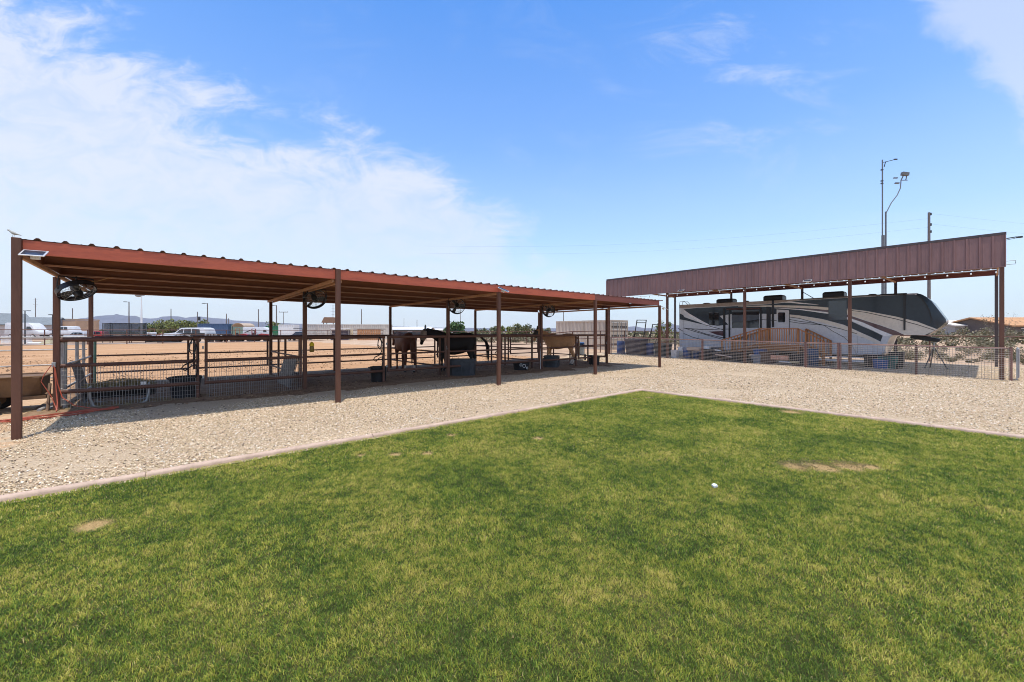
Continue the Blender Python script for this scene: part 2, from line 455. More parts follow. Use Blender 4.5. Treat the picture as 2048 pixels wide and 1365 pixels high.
def left_lim(x, y): return -1.7 + jit(x, y, 0.8, 0.9) + jit(x, y, 4.0, 0.35, 3.0) - max(0, (8.6 - y)) * 1.4
def yard_z(x, y):
    z = gz(x, y) + 0.018 + 0.010 * mnoise.noise(Vector((x * 0.7, y * 0.7, 9.0)))
    if y > 6.6: z -= 0.05 * max(0, left_lim(x, y) - x)
    if x > 17.6: z -= 0.05 * max(0, y - (16.8 + jit(x, y, 0.7, 0.8)))
    return z - 0.05 * max(0, x - (30.5 + jit(x, y, 0.5, 2)))
def yard_keep(x, y):
    if in_lawn(x, y, 0.02): return False
    if y > 6.6 and x < left_lim(x, y) - 0.8: return False
    if x < 17.9 and y > 12.3 + jit(x, y, 0.7, 0.5) + jit(x, y, 3.5, 0.25, 5.0): return False
    if x > 17.6 and y > 17.9: return False
    if x > 32.5: return False
    return True
grid_sheet('gravel_yard', np.arange(-14, 33.1, 0.15), np.arange(-16, 18.3, 0.15),
           yard_z, yard_m, yard_keep)
grid_sheet('dirt_strip', np.arange(-30, 1.5, 0.4), np.arange(6.6, 18.6, 0.4),
           lambda x, y: 0.004 + 0.012 * mnoise.noise(Vector((x * 0.9, y * 0.9, 7.0))), side_m)
grid_sheet('lawn', np.arange(-9, 10.19, 0.274), np.arange(-12.0, 6.28, 0.2686),
           lambda x, y: 0.010 + 0.003 * mnoise.noise(Vector((x * 0.6, y * 0.6, 2.0))), lawn_m)
grid_sheet('road', np.arange(-160, 60, 4.0), np.arange(78.5, 88.1, 3.0), lambda x, y: 0.01, road_m)

# kerb: extruded concrete edging, one object, tooled joints every 3 m
kb = MB()
def kerb_run(p0, p1, nrm):
    p0 = Vector(p0); p1 = Vector(p1); L = (p1 - p0).length; d = (p1 - p0).normalized(); nrm = Vector(nrm)
    prof = [(0.0, -0.02), (0.0, 0.036), (0.018, 0.054), (0.055, 0.063), (0.102, 0.054), (0.130, 0.030), (0.135, -0.02)]
    s = 0.0
    while s < L:
        e = min(s + 2.6 + 0.9 * rng.random(), L)
        rings = []
        k = max(2, int((e - s) / 0.22))
        for i in range(k + 1):
            u = s + 0.006 + (e - s - 0.012) * i / k
            w = 0.010 * mnoise.noise(Vector((u * 0.8, nrm.x * 5, 0))) ; h = 0.010 * mnoise.noise(Vector((u * 1.1, 4, nrm.y)))
            rings.append([p0 + d * u + nrm * (a + w) + Vector((0, 0, b + (h if b > 0 else 0))) for a, b in prof])
        kb.loft(rings)
        s = e
kerb_run((-9, 6.275, 0.01), (10.34, 6.275, 0.01), (0, 1, 0))
kerb_run((10.19, 6.27, 0.01), (10.19, -12, 0.01), (1, 0, 0))
structure(kb.build('lawn_kerb', kerb_m, smooth=50))

# ------------------------------------------------------------------ grass
def fade_noise(x, y, s, k):
    return np.array([mnoise.noise(Vector((a * s, b * s, k))) for a, b in zip(x, y)])

nrng = np.random.default_rng(5)
gm, t, p, out = new_mat('grass_blade')
P = pos_node(t)
att = t.nodes.new('ShaderNodeAttribute'); att.attribute_name = 'rnd'
att2 = t.nodes.new('ShaderNodeAttribute'); att2.attribute_name = 'dry'
att3 = t.nodes.new('ShaderNodeAttribute'); att3.attribute_name = 'tip'
big = noise(t, P, 0.95, 5, 0.6); mid = noise(t, P, 4.5, 4, 0.6)
f = math_node(t, 'ADD', math_node(t, 'SUBTRACT', math_node(t, 'MULTIPLY', big, 0.74), 0.19), math_node(t, 'MULTIPLY', mid, 0.34))
f = math_node(t, 'ADD', f, math_node(t, 'MULTIPLY', att.outputs['Fac'], 0.34))
gc = ramp(t, f, [(0.29, (0.036, 0.095, 0.018)), (0.41, (0.115, 0.225, 0.030)), (0.52, (0.280, 0.365, 0.042)), (0.63, (0.54, 0.50, 0.075)), (0.76, (0.74, 0.60, 0.18))])
gc = mixc(t, math_node(t, 'MULTIPLY', att2.outputs['Fac'], 1.0, True), gc, (0.66, 0.48, 0.24))
gc = mixc(t, math_node(t, 'MULTIPLY', att3.outputs['Fac'], 0.22), gc, (0.36, 0.34, 0.10))
t.links.new(gc, p.inputs['Base Color']); p.inputs['Roughness'].default_value = 0.55
p.inputs['Specular IOR Level'].default_value = 0.25
tr = t.nodes.new('ShaderNodeBsdfTranslucent'); t.links.new(gc, tr.inputs['Color'])
ms = t.nodes.new('ShaderNodeMixShader'); ms.inputs[0].default_value = 0.36
t.links.new(p.outputs[0], ms.inputs[1]); t.links.new(tr.outputs[0], ms.inputs[2]); t.links.new(ms.outputs[0], out.inputs[0])

def scatter(n, x0, x1, y0, y1):
    return nrng.uniform(x0, x1, n), nrng.uniform(y0, y1, n)

def vnoise(x, y, s, seed):
    g = np.random.default_rng(seed).random((256, 256)); u = x * s + 700.3; v = y * s + 700.7
    i = np.floor(u).astype(int); j = np.floor(v).astype(int); fu = u - i; fv = v - j
    fu = fu * fu * (3 - 2 * fu); fv = fv * fv * (3 - 2 * fv)
    a = g[i % 256, j % 256]; b = g[(i + 1) % 256, j % 256]; c = g[i % 256, (j + 1) % 256]; d = g[(i + 1) % 256, (j + 1) % 256]
    return (a * (1 - fu) + b * fu) * (1 - fv) + (c * (1 - fu) + d * fu) * fv

def grass_band(dmin, dmax, dens, h0, w0):
    x, y = scatter(int(dens * 18 * 17), -6, 10.17, -9, 6.26)
    D = x * FW[0] + y * FW[1]; L = x * RT[0] + y * RT[1]
    r = np.hypot(x, y)
    ok = (r >= dmin) & (r < dmax) & (D > -0.2) & (np.abs(L) < 1.45 * D + 1.3)
    x, y = x[ok], y[ok]
    dry = np.zeros(len(x)); keep = np.ones(len(x), bool)
    for bx, by, br in bare:
        q = np.hypot((x - bx), (y - by)) / br + 0.35 * fade_noise(x, y, 9.0, bx) * (np.hypot(x - bx, y - by) < 2 * br)
        dry = np.maximum(dry, np.clip(1.35 - q, 0, 1))
        keep &= ~((q < 0.75) & (nrng.random(len(x)) < 0.50))
    x, y, dry = x[keep], y[keep], dry[keep]
    n = len(x)
    clump = vnoise(x, y, 2.6, 3) - .5; tuft = vnoise(x, y, 17.0, 4) - .5; tuft2 = vnoise(x, y, 34.0, 6) - .5
    h = h0 * (0.60 + 0.55 * nrng.random(n)) * (1 + 0.35 * clump + 0.55 * tuft + 0.45 * tuft2) * (1 - 0.55 * dry)
    w = w0 * (0.7 + 0.6 * nrng.random(n))
    ang = nrng.uniform(0, 2 * PI, n); lean = nrng.uniform(0.15, 1.1, n) * h
    la = ang + nrng.normal(0, 0.9, n) + 2.2 * (vnoise(x, y, 1.3, 9) - .5) + 1.2 * (vnoise(x, y, 12.0, 12) - .5)
    z0 = np.full(n, 0.018)
    cx_, sx_ = np.cos(ang) * w / 2, np.sin(ang) * w / 2
    lx, ly = np.cos(la) * lean, np.sin(la) * lean
    V = np.empty((n, 5, 3), np.float32)
    V[:, 0] = np.stack([x - cx_, y - sx_, z0], 1); V[:, 1] = np.stack([x + cx_, y + sx_, z0], 1)
    V[:, 2] = np.stack([x - cx_ * .8 + lx * .42, y - sx_ * .8 + ly * .42, z0 + h * .60], 1)
    V[:, 3] = np.stack([x + cx_ * .8 + lx * .42, y + sx_ * .8 + ly * .42, z0 + h * .60], 1)
    V[:, 4] = np.stack([x + lx * 1.1, y + ly * 1.1, z0 + h * (0.98 - 0.25 * lean / h)], 1)
    rnd = np.repeat(np.clip(0.5 + 0.95 * (nrng.random(n) - .5) + 0.50 * tuft + 0.50 * tuft2, 0, 1), 5); dr = np.repeat(np.clip(dry + (nrng.random(n) < 0.035) * 0.8, 0, 1), 5)
    tip = np.tile([0, 0, .5, .5, 1.0], n)
    return V.reshape(-1, 3), rnd, dr, tip
bands = [grass_band(0.6, 3.2, 21000, 0.022, 0.0029), grass_band(3.2, 5.5, 12000, 0.025, 0.0038), grass_band(5.5, 8.5, 6500, 0.029, 0.0053), grass_band(8.5, 14.0, 3800, 0.034, 0.0078)]
V = np.concatenate([b[0] for b in bands]); n = len(V) // 5
base = np.arange(n)[:, None] * 5
g = np_mesh('grass', V, base + np.array([[0, 1, 3, 2]]), gm,
            {'rnd': np.concatenate([b[1] for b in bands]), 'dry': np.concatenate([b[2] for b in bands]), 'tip': np.concatenate([b[3] for b in bands])},
            tris=base + np.array([[2, 3, 4]]))
tag(g, 'short mown green and yellow lawn grass inside the pink kerb', 'grass', kind='stuff')
print('grass blades', n)

# ------------------------------------------------------------------ loose gravel
pm, t, p, out = new_mat('gravel_stone')
att = t.nodes.new('ShaderNodeAttribute'); att.attribute_name = 'rnd'
gc = ramp(t, att.outputs['Fac'], [(0.0, (0.55, 0.41, 0.25)), (0.22, (0.70, 0.55, 0.37)), (0.45, (0.80, 0.66, 0.475)), (0.62, (0.56, 0.415, 0.26)), (0.78, (0.68, 0.49, 0.33)), (0.86, (0.22, 0.165, 0.115)), (0.945, (0.84, 0.77, 0.66))], 'CONSTANT')  # dark share covers grey stones plus shadows between stones, put in as colour
t.links.new(gc, p.inputs['Base Color']); p.inputs['Roughness'].default_value = 0.9; p.inputs['Specular IOR Level'].default_value = 0.2
def stone_band(dmin, dmax, dens, s0, s1):
    x, y = scatter(int(dens * 36 * 26), -6, 30, -8, 18)
    D = x * FW[0] + y * FW[1]; L = x * RT[0] + y * RT[1]
    ok = (D >= dmin) & (D < dmax) & (np.abs(L) < 1.32 * D + 0.5) & ~((x < 10.36) & (y < 6.44))
    x, y = x[ok], y[ok]
    # thin out towards the stalls, the left dirt and past the fence
    pr = np.ones(len(x))
    nz = fade_noise(x, y, 0.55, 4.2)
    pr *= np.clip((11.9 + 0.9 * nz - y) / 1.3, 0, 1) * (x < 17.9) + (x >= 17.9) * np.clip((16.8 - y) / 1.2, 0, 1)
    pr *= np.clip((x + 2.6 + 1.0 * nz + np.clip(9.2 - y, 0, 4) * 1.5) / 1.2, 0, 1)
    pr *= 1 - 0.55 * (x > 22.2)
    # worn tan patches
    pr *= np.clip(0.60 + 2.4 * (nz + 0.25), 0.16, 1)
    k = nrng.random(len(x)) < pr
    x, y = x[k], y[k]; n = len(x)
    gzv = np.array([gz(a, b) for a, b in zip(x, y)])
    s = s0 + (s1 - s0) * nrng.random(n) ** 2.2
    a = nrng.uniform(0, 2 * PI, n); el = nrng.uniform(0.55, 1.0, n); fl = nrng.uniform(0.35, 0.8, n)
    B = np.array([(1, 0, 0), (0.1, 1, 0), (-1, .1, 0), (-.1, -1, 0), (.1, .1, 1), (-.1, 0, -1)], np.float32)
    Vv = B[None] * nrng.uniform(0.7, 1.15, (n, 6, 1))
    Vx = Vv[:, :, 0]; Vy = Vv[:, :, 1] * el[:, None]; Vz = Vv[:, :, 2] * fl[:, None]
    tx = nrng.normal(0, .35, n)[:, None]
    Vz = Vz + Vx * tx
    ca, sa = np.cos(a)[:, None], np.sin(a)[:, None]
    s = s[:, None]
    V = np.stack([x[:, None] + s * (Vx * ca - Vy * sa), y[:, None] + s * (Vx * sa + Vy * ca), gzv[:, None] + 0.022 + s * Vz + s * .25], 2)
    return V.reshape(-1, 3), np.repeat(nrng.random(n), 6)
sb = [stone_band(2.5, 7.5, 2400, 0.006, 0.023), stone_band(7.5, 12, 1300, 0.008, 0.026), stone_band(12, 20, 380, 0.011, 0.032), stone_band(20, 27, 130, 0.016, 0.040)]
V = np.concatenate([b[0] for b in sb]); n = len(V) // 6
T = np.array([(0, 1, 4), (1, 2, 4), (2, 3, 4), (3, 0, 4), (1, 0, 5), (2, 1, 5), (3, 2, 5), (0, 3, 5)])
gr = np_mesh('gravel', V, None, pm, {'rnd': np.concatenate([b[1] for b in sb])}, tris=(np.arange(n)[:, None, None] * 6 + T[None]).reshape(-1, 3))
tag(gr, 'loose cream and tan crushed gravel between the lawn and the shelters', 'gravel', kind='stuff')
print('stones', n)

# straw wisps and scraps on the lawn
sw = MB()
for bx, by, br in bare[4:7]:
    for i in range(70):
        a = rng.uniform(0, 2 * PI); rr = br * math.sqrt(rng.random()) * 1.1
        x = bx + rr * math.cos(a); y = by + rr * math.sin(a); b = rng.uniform(0, PI); L = rng.uniform(.03, .09)
        z = 0.045 + rng.random() * .02
        sw.tube([(x, y, z), (x + L * math.cos(b), y + L * math.sin(b), z + rng.uniform(-.01, .012))], 0.0022, 3)
tag(sw.build('straw', hay_m), 'scattered dry straw over the worn patch of lawn', 'straw', kind='stuff')
sc = MB()
sc.loft([[Vector((4.45 + 0.035 * math.cos(2 * PI * j / 9) * (1 + .3 * math.sin(3 * j)), 1.86 + 0.03 * math.sin(2 * PI * j / 9), 0.045 + h + .006 * math.sin(2.3 * j))) for j in range(9)] for h in (0, .018)])
tag(sc.build('paper_scrap', white_pl), 'small crumpled white paper scrap lying on the grass', 'litter')

# dung, clods and hay bits trodden into the stalls and arena
pm2, t, p, out = new_mat('clod'); att = t.nodes.new('ShaderNodeAttribute'); att.attribute_name = 'rnd'
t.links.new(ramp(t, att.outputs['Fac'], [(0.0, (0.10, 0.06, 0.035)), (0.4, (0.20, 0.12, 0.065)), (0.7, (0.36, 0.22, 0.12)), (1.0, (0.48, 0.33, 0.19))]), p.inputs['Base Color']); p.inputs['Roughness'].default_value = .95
def clods(name, label, n, x0, x1, y0, y1, s0, s1, zb):
    x, y = scatter(n, x0, x1, y0, y1); k = vnoise(x, y, .8, 31) + .3 * nrng.random(n) > .55; x, y = x[k], y[k]; n = len(x)
    s = (s0 + (s1 - s0) * nrng.random(n) ** 3)[:, None]
    B = np.array([(1, 0, 0), (0.1, 1, 0), (-1, .1, 0), (-.1, -1, 0), (.1, .1, .6), (-.1, 0, -.6)], np.float32)[None] * nrng.uniform(.6, 1.2, (n, 6, 1))
    a = nrng.uniform(0, 2 * PI, n)[:, None]
    V = np.stack([x[:, None] + s * (B[:, :, 0] * np.cos(a) - B[:, :, 1] * np.sin(a)), y[:, None] + s * (B[:, :, 0] * np.sin(a) + B[:, :, 1] * np.cos(a)), zb + s * B[:, :, 2]], 2)
    o = np_mesh(name, V.reshape(-1, 3), None, pm2, {'rnd': np.repeat(nrng.random(n), 6)}, tris=(np.arange(n)[:, None, None] * 6 + T[None]).reshape(-1, 3))
    tag(o, label, 'clods', kind='stuff')
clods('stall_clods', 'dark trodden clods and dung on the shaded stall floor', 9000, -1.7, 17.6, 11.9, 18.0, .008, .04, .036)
clods('arena_clods', 'small clods of loose dirt across the sunny arena', 22000, -14, 32, 18.0, 44, .012, .05, .026)
# ------------------------------------------------------------------ horse shelter
X0, BAY = -1.80, 4.86
PX_ = [X0 + BAY * i for i in range(5)]
YF, YM, YB = 9.89, 12.90, 18.00
ZB, ZT = 2.945, 3.160
sh = thing('horse_shelter', 'long open horse shelter with brown steel posts, red front beam and ribbed roof', 'shelter', (PX_[0], YF, 0))
def LS(x, y, z): return (x - PX_[0], y - YF, z)
for i, x in enumerate(PX_):
    for j, y in enumerate((YF, YM, YB)):
        top = (ZT + 0.02) if (j == 0 and i < 2) else 2.87
        if j == 0 and i >= 2: top = ZB
        b = MB(); b.box(LS(x, y, top / 2 - 0.1), (0.102, 0.102, top + 0.2))
        b.build('post', steel, sh, bevel=0.008)
# front beam per bay (C channel: web and two lips)
for i in range(4):
    xa = PX_[i] + (0.056 if i < 2 else 0.0); xb = PX_[i + 1] - (0.056 if i < 1 else 0.0015)
    if i >= 1: xb = PX_[i + 1] - 0.0015
    b = MB(); L = xb - xa; cx = (xa + xb) / 2; y = YF + 0.02
    b.box(LS(cx, y, (ZB + ZT) / 2), (L, 0.006, ZT - ZB))
    b.box(LS(cx, y + 0.038, ZB + 0.004), (L, 0.070, 0.008)); b.box(LS(cx, y + 0.038, ZT - 0.004), (L, 0.070, 0.008))
    o = b.build('front_beam', fascia_red if i < 3 else fascia_dim, sh)
    if i == 3: o['label'] = 'darker brown-red end length of front beam'
# purlins under the roof and the back beam
for k in range(1, 6):
    y = YF + (YB - YF + 0.1) * k / 5; dz = -0.03 * k / 5
    b = MB(); L = PX_[4] - PX_[0]; cx = (PX_[0] + PX_[4]) / 2
    b.box(LS(cx, y, (ZB + ZT) / 2 + dz), (L, 0.006, ZT - ZB))
    b.box(LS(cx, y - 0.036, ZT - 0.004 + dz), (L, 0.068, 0.008))
    pu = b.build('purlin', purlin_m, sh)
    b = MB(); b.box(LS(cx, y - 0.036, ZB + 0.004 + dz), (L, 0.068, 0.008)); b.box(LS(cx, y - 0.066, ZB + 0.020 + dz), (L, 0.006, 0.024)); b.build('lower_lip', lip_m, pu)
# end caps left and right
for x, m in ((PX_[0] - 0.0035, purlin_m), (PX_[4] + 0.003, fascia_dim)):
    b = MB(); b.box(LS(x + (0.03 if x < 0 else 0.002), (YF + YB) / 2 + .06, (ZB + ZT) / 2 - 0.016), (0.006, YB - YF - 0.12, ZT - ZB - 0.05))
    b.build('end_beam', m, sh)
# rafters: tubes below the purlins; a pair at the second frame
for i, x in enumerate(PX_):
    offs = (-0.085, 0.085) if i == 1 else ((0.03,) if i == 0 else (0.0,))
    for d in offs:
        b = MB(); y0 = YF + 0.07
        b.bar(LS(x + d, y0, 2.905), LS(x + d, YB + 0.05, 2.873), 0.05, 0.075)
        b.build('rafter', ochre, sh, bevel=0.006)
# ribbed roof sheet
b = MB(); prof = []
x = PX_[0] - 0.04; xe = PX_[4] + 0.06
while x < xe:
    prof += [(x, 0), (x + 0.11, 0), (x + 0.13, .006), (x + 0.15, 0), (x + 0.205, 0.0), (x + 0.235, 0.036), (x + 0.268, 0.036), (x + 0.298, 0.0)]
    x += 0.3048
prof.append((xe + 0.1, 0))
r0 = [Vector(LS(px_, YF + 0.010, ZT + 0.008 + h)) for px_, h in prof]; r1 = [Vector(LS(px_, YB + 0.18, ZT - 0.024 + h)) for px_, h in prof]
k = len(prof); up = Vector((0, 0, 0.004))
b.add(r0 + r1 + [q + up for q in r0] + [q + up for q in r1],
      [(i, i + 1, k + i + 1, k + i) for i in range(k - 1)] + [(2 * k + i, 3 * k + i, 3 * k + i + 1, 2 * k + i + 1) for i in range(k - 1)] + [(i, 2 * k + i, 2 * k + i + 1, i + 1) for i in range(k - 1)] + [(k + i, k + i + 1, 3 * k + i + 1, 3 * k + i) for i in range(k - 1)])
b.build('roof_sheet', roof_m, sh)

# ------------------------------------------------------------------ stall panels and gates
def panel(name, label, cat, p0, p1, posts, mesh=False, m=pipe, group=None, thin=False, rails=(1.53, 0.965, 0.405), rr=None, gate=False):
    p0 = Vector((*p0, 0)); p1 = Vector((*p1, 0)); d = p1 - p0; L = d.length; rz = math.atan2(d.y, d.x)
    t = thing(name, label, cat, p0, rz, group)
    rr = rr or ((0.052, 0.044, 0.050) if mesh else ((0.050, 0.032, 0.042) if not thin else (0.042, 0.026, 0.030)))
    for z, r in zip(rails, rr):
        b = MB(); b.tube([(0.0, 0, z), (L * .5, 0, z - 0.004), (L, 0, z)], r, 10); b.build('rail', m, t, smooth=60)
    for q in posts:
        b = MB(); lo = -0.1 if not gate else rails[-1] - 0.035
        b.box((q, 0, (rails[0] - 0.04 + lo) / 2), (0.062, 0.062, rails[0] - 0.04 - lo)); b.build('upright', m, t, bevel=0.006)
    if mesh:
        b = MB(); x = 0.05
        while x < L - 0.03:
            b.tube([(x, -0.034, 0.02), (x, -0.034, 0.955)], 0.0038, 4); x += 0.0508
        z = 0.03
        while z < 0.96:
            b.tube([(0.02, -0.040, z), (L - 0.02, -0.040, z)], 0.0026, 4); z += 0.105
        b.build('wire_mesh', galv_dull, t)
    if gate:
        for z in (0.55, 1.30): b = MB(); b.box((-0.03, -0.0, z), (0.035, 0.05, 0.07)); b.build('hinge', galv, t)
        b = MB(); b.tube([(L - 0.01, -0.045, 1.18), (L - 0.01, -0.06, 1.05), (L + 0.05, -0.045, 1.08)], 0.007, 5); b.build('latch_chain', galv, t)
    return t
G1 = 'pipe panels and gates along the front of the stalls'
front_p = ['pipe panel with wire mesh behind which the long hay feeder stands',
           'pipe panel at the front of the empty stall, beside the yellow fly trap',
           'pipe panel between the black horse and the large grey tank',
           'pipe panel across the front of the palomino horse']
front_g = ['pipe gate with wire mesh between the leftmost halters and the yellow fly trap',
           'pipe gate directly in front of the chestnut horse',
           'pipe gate behind the low black pan with white rings',
           'pipe gate behind the round black tub at the right end of the stalls']
for i in range(4):
    xa, xb = PX_[i], PX_[i + 1]
    panel('corral_panel', front_p[i], 'panel', (xa + 0.055, YM), (xa + 2.42, YM), (2.33,), mesh=(i == 0), group=G1)
    panel('stall_gate', front_g[i], 'gate', (xa + 2.52, YM), (xb - 0.075, YM), (0.035, xb - xa - 2.63), mesh=(i == 0), group=G1, gate=True)
G2 = 'pipe panels and gates along the back of the stalls'
back_p = ['thin back panel of the feeder stall, between rusty posts and arena dirt', 'back panel of the empty stall, behind the chestnut horse panel',
          'back panel behind the black horse', 'back panel behind the head of the palomino horse']
back_g = ['back gate seen above the leftmost wire mesh gate', 'back gate behind the chestnut horse', 'back gate to the right of the black horse tail', 'back gate behind the rump of the palomino horse']
for i in range(4):
    xa, xb = PX_[i], PX_[i + 1]
    panel('corral_panel', back_p[i], 'panel', (xa + 0.055, YB), (xa + 2.36, YB), (2.30,), thin=True, group=G2, rails=(1.53, 0.95, 0.42))
    panel('stall_gate', back_g[i], 'gate', (xa + 2.48, YB), (xb - 0.075, YB), (0.035, xb - xa - 2.59), thin=True, group=G2, gate=True, rails=(1.53, 0.95, 0.42))
G3 = 'pipe panels dividing the stalls'
div = ['galvanised end panel at the left end of the stalls', 'dividing panel between the feeder stall and the empty stall', 'dividing panel between the chestnut horse and the black horse',
       'dividing panel between the black horse and the palomino horse', 'dark end panel closing the right end of the stalls']
for i in range(5):
    x = PX_[i]
    panel('divider_panel', div[i], 'panel', (x, YM + 0.055), (x, YB - 0.055), (0.55, 2.5, 3.6) if i < 4 else (1.2, 2.5, 3.8), thin=True, m=galv_dull if i == 0 else pipe, group=G3, rails=(1.50, 0.94, 0.40))
panel('corral_panel', 'grey pipe fence running left from the shelter behind the brown wagon', 'panel', (-12.0, YB), (X0 - 0.08, YB), (0.05, 3.0, 6.0, 9.9), m=galv_dull, rails=(1.53, 1.165, 0.716, 0.34), rr=(0.028, 0.022, 0.022, 0.022))
# pipe fence carrying on to the right behind the carport yard
def pipe_fence(name, label, pts, h, rails, step, r=0.03, m=pipe, pr=0.038, zf=gz):
    t = thing(name, label, 'fence', (pts[0][0], pts[0][1], 0))
    o = Vector((pts[0][0], pts[0][1], 0))
    for a, b_ in zip(pts[:-1], pts[1:]):
        a = Vector((*a, 0)); b_ = Vector((*b_, 0)); n = max(1, round((b_ - a).length / step))
        P = [a.lerp(b_, i / n) for i in range(n + 1)]
        for q in P[:-1] + ([P[-1]] if b_.xy == Vector(pts[-1]) else []):
            b = MB(); z = zf(q.x, q.y); b.tube([(q.x - o.x, q.y - o.y, z - 0.1), (q.x - o.x, q.y - o.y, z + h)], pr, 8); b.build('post', m, t, smooth=60)
        for k, z in enumerate(rails):
            b = MB(); b.tube([(q.x - o.x, q.y - o.y, zf(q.x, q.y) + z) for q in P], r if k == 0 else r * .75, 8); b.build('rail', m, t, smooth=60)
    return t
pipe_fence('pipe_fence', 'rusty pipe fence from the shelter end to the tall black racks', [(17.75, 18.0), (33.0, 18.0)], 1.53, (1.53, 1.02, 0.55), 3.0)
pipe_fence('pipe_fence', 'single rail pipe fence behind the camper against the desert scrub', [(33.0, 17.9), (33.0, -22.0)], 1.44, (1.44,), 4.2)
pipe_fence('pipe_fence', 'dark pipe fence along the right side of the arena by the dry scrub', [(33.2, 18.3), (33.2, 75.0)], 1.75, (1.75, 1.20, 0.68, 0.2), 3.6, zf=lambda x, y: 0)
pipe_fence('pipe_fence', 'long rusty pipe fence across the far side of the arena', [(33.0, 76.2), (-60.0, 76.2)], 1.95, (1.95, 1.32, 0.72, 0.16), 3.7, r=0.045, pr=0.06, zf=lambda x, y: 0)

# ------------------------------------------------------------------ fans
FE = Vector((.36, -.42, -.80)).to_track_quat('Z', 'Y').to_euler()
FANS = [((-1.47, 12.55, 2.58), tuple(FE), 'black barn fan tilted almost flat at the left end of the shelter'),
        ((3.26, 12.62, 2.66), (1.10, 0.0, R(-33)), 'black barn fan beside the double rafter over the empty stall'),
        ((8.12, 12.62, 2.66), (1.28, 0.0, R(-20)), 'black barn fan above the black horse'),
        ((12.95, 12.62, 2.66), (1.28, 0.0, R(-15)), 'black barn fan above the palomino horse head')]
def make_fan(label):
    t = thing('barn_fan', label, 'fan', group='barn fans under the shelter roof')
    b = MB()
    b.lathe([(0.296, -0.055), (0.312, -0.055), (0.312, 0.055), (0.296, 0.055), (0.296, -0.055)], n=32, cap=False); b.build('drum', black_pl, t, smooth=50)
    for q in range(3):
        b = MB(); a = 2 * PI * q / 3
        ring = []
        for rr, w, tw in ((0.06, 0.05, 0.7), (0.13, 0.11, 0.55), (0.21, 0.14, 0.42), (0.275, 0.12, 0.32)):
            u = Vector((math.cos(a), math.sin(a), 0)); v = Vector((-math.sin(a), math.cos(a), 0))
            c = u * rr; e = (v * math.cos(tw) + Vector((0, 0, 1)) * math.sin(tw)) * w / 2; nn = Vector((0, 0, .003))
            ring.append([c - e - nn, c + e - nn, c + e + nn, c - e + nn])
        b.loft(ring); b.build('blade', grey_rub, t)
    b = MB(); b.lathe([(0.001, -0.10), (0.07, -0.10), (0.078, -0.06), (0.078, 0.10), (0.05, 0.16), (0.001, 0.165)], n=16); b.build('motor', black_pl, t, smooth=40)
    for z in (-0.06, 0.06):
        b = MB()
        for rr in (0.10, 0.15, 0.20, 0.25): b.tube([(rr * math.cos(2 * PI * j / 20), rr * math.sin(2 * PI * j / 20), z) for j in range(20)], 0.0025, 4, closed=True)
        for j in range(10):
            a = 2 * PI * j / 10; b.tube([(0.05 * math.cos(a), 0.05 * math.sin(a), z), (0.305 * math.cos(a), 0.305 * math.sin(a), z)], 0.003, 4)
        b.build('guard', galv, t)
    return t
def yoke(t, fan_loc, ang):
    # bracket reaches from the drum sides up to the rafter; built in the fan's own frame
    M = (Matrix.Rotation(ang[2], 4, 'Z') @ Matrix.Rotation(ang[1], 4, 'Y') @ Matrix.Rotation(ang[0], 4, 'X')).inverted()
    upv = (M.to_3x3() @ Vector((0, 0, 1)))
    b = MB()
    for s in (-1, 1):
        b.tube([(s * 0.315, 0, 0), Vector((s * 0.33, 0, 0)) + upv * 0.05, Vector((s * 0.30, 0, 0)) + upv * 0.27], 0.010, 6)
    b.tube([Vector((-0.30, 0, 0)) + upv * 0.27, Vector((0.30, 0, 0)) + upv * 0.27], 0.012, 6)
    b.tube([upv * 0.10, upv * 0.30], 0.016, 6)
    b.build('bracket', black_pl, t, smooth=50)
f0 = make_fan(FANS[0][2])
fans = [f0] + [copy_tree(f0) for _ in range(3)]
for f, (loc, ang, lab) in zip(fans, FANS):
    f.location = loc; f.rotation_euler = ang; f['label'] = lab
    yoke(f, loc, ang)
# power leads to the fans (one per fan, sagging along the rafter)
for (loc, ang, lab), w in zip(FANS, ('tilted left end fan', 'fan by the double rafter', 'fan above the black horse', 'fan above the palomino')):
    b = MB(); x, y, z = loc
    b.tube([(x - .02, y + .05, z + 0.16), (x + 0.15, y - .02, z + 0.20), (x + .32, y - .06, z + 0.22), (x + 0.55, y - .1, 2.90)], 0.007, 5)
    tag(b.build('power_lead', mat('tan_lead', (0.42, 0.24, 0.09), .5), None), 'tan power lead drooping from the ' + w, 'cable', 'power leads of the barn fans')

# ------------------------------------------------------------------ solar lights
def solar(loc, rz, tilt, label, w=0.30, h=0.20, grp='small solar lights on the shelter and carport'):
    t = thing('solar_light', label, 'solar light', loc, rz, grp)
    M = Matrix.Rotation(tilt, 3, 'X')
    b = MB(); b.box((0, 0, 0), (w, h, 0.016), mat=M); b.build('frame', alu, t, bevel=0.003)
    b = MB(); b.box(M @ Vector((0, 0, 0.009)), (w - 0.045, h - 0.05, 0.003), mat=M); b.build('solar_cell', solar_cell, t)
    b = MB(); b.bar(M @ Vector((0, 0, -0.008)), (0, 0.07, -0.05), 0.02); b.box((0, 0.06, -0.06), (0.10, 0.05, 0.06)); b.build('lamp_head', white_pl, t, bevel=0.004)
    return t
solar((-1.60, 9.74, 2.94), R(-8), R(31), 'solar panel light on the leftmost front post of the shelter', .28, .21)
so = solar((7.98, 9.72, 3.02), R(-25), R(12), 'solar panel light on the middle front post of the shelter', .36, .22); so.rotation_euler = (R(4), R(24), R(-42))
so = solar((17.86, 9.78, 2.84), R(-40), R(10), 'solar panel light on the rightmost front post of the shelter', .36, .22); so.rotation_euler = (R(4), R(26), R(-42))
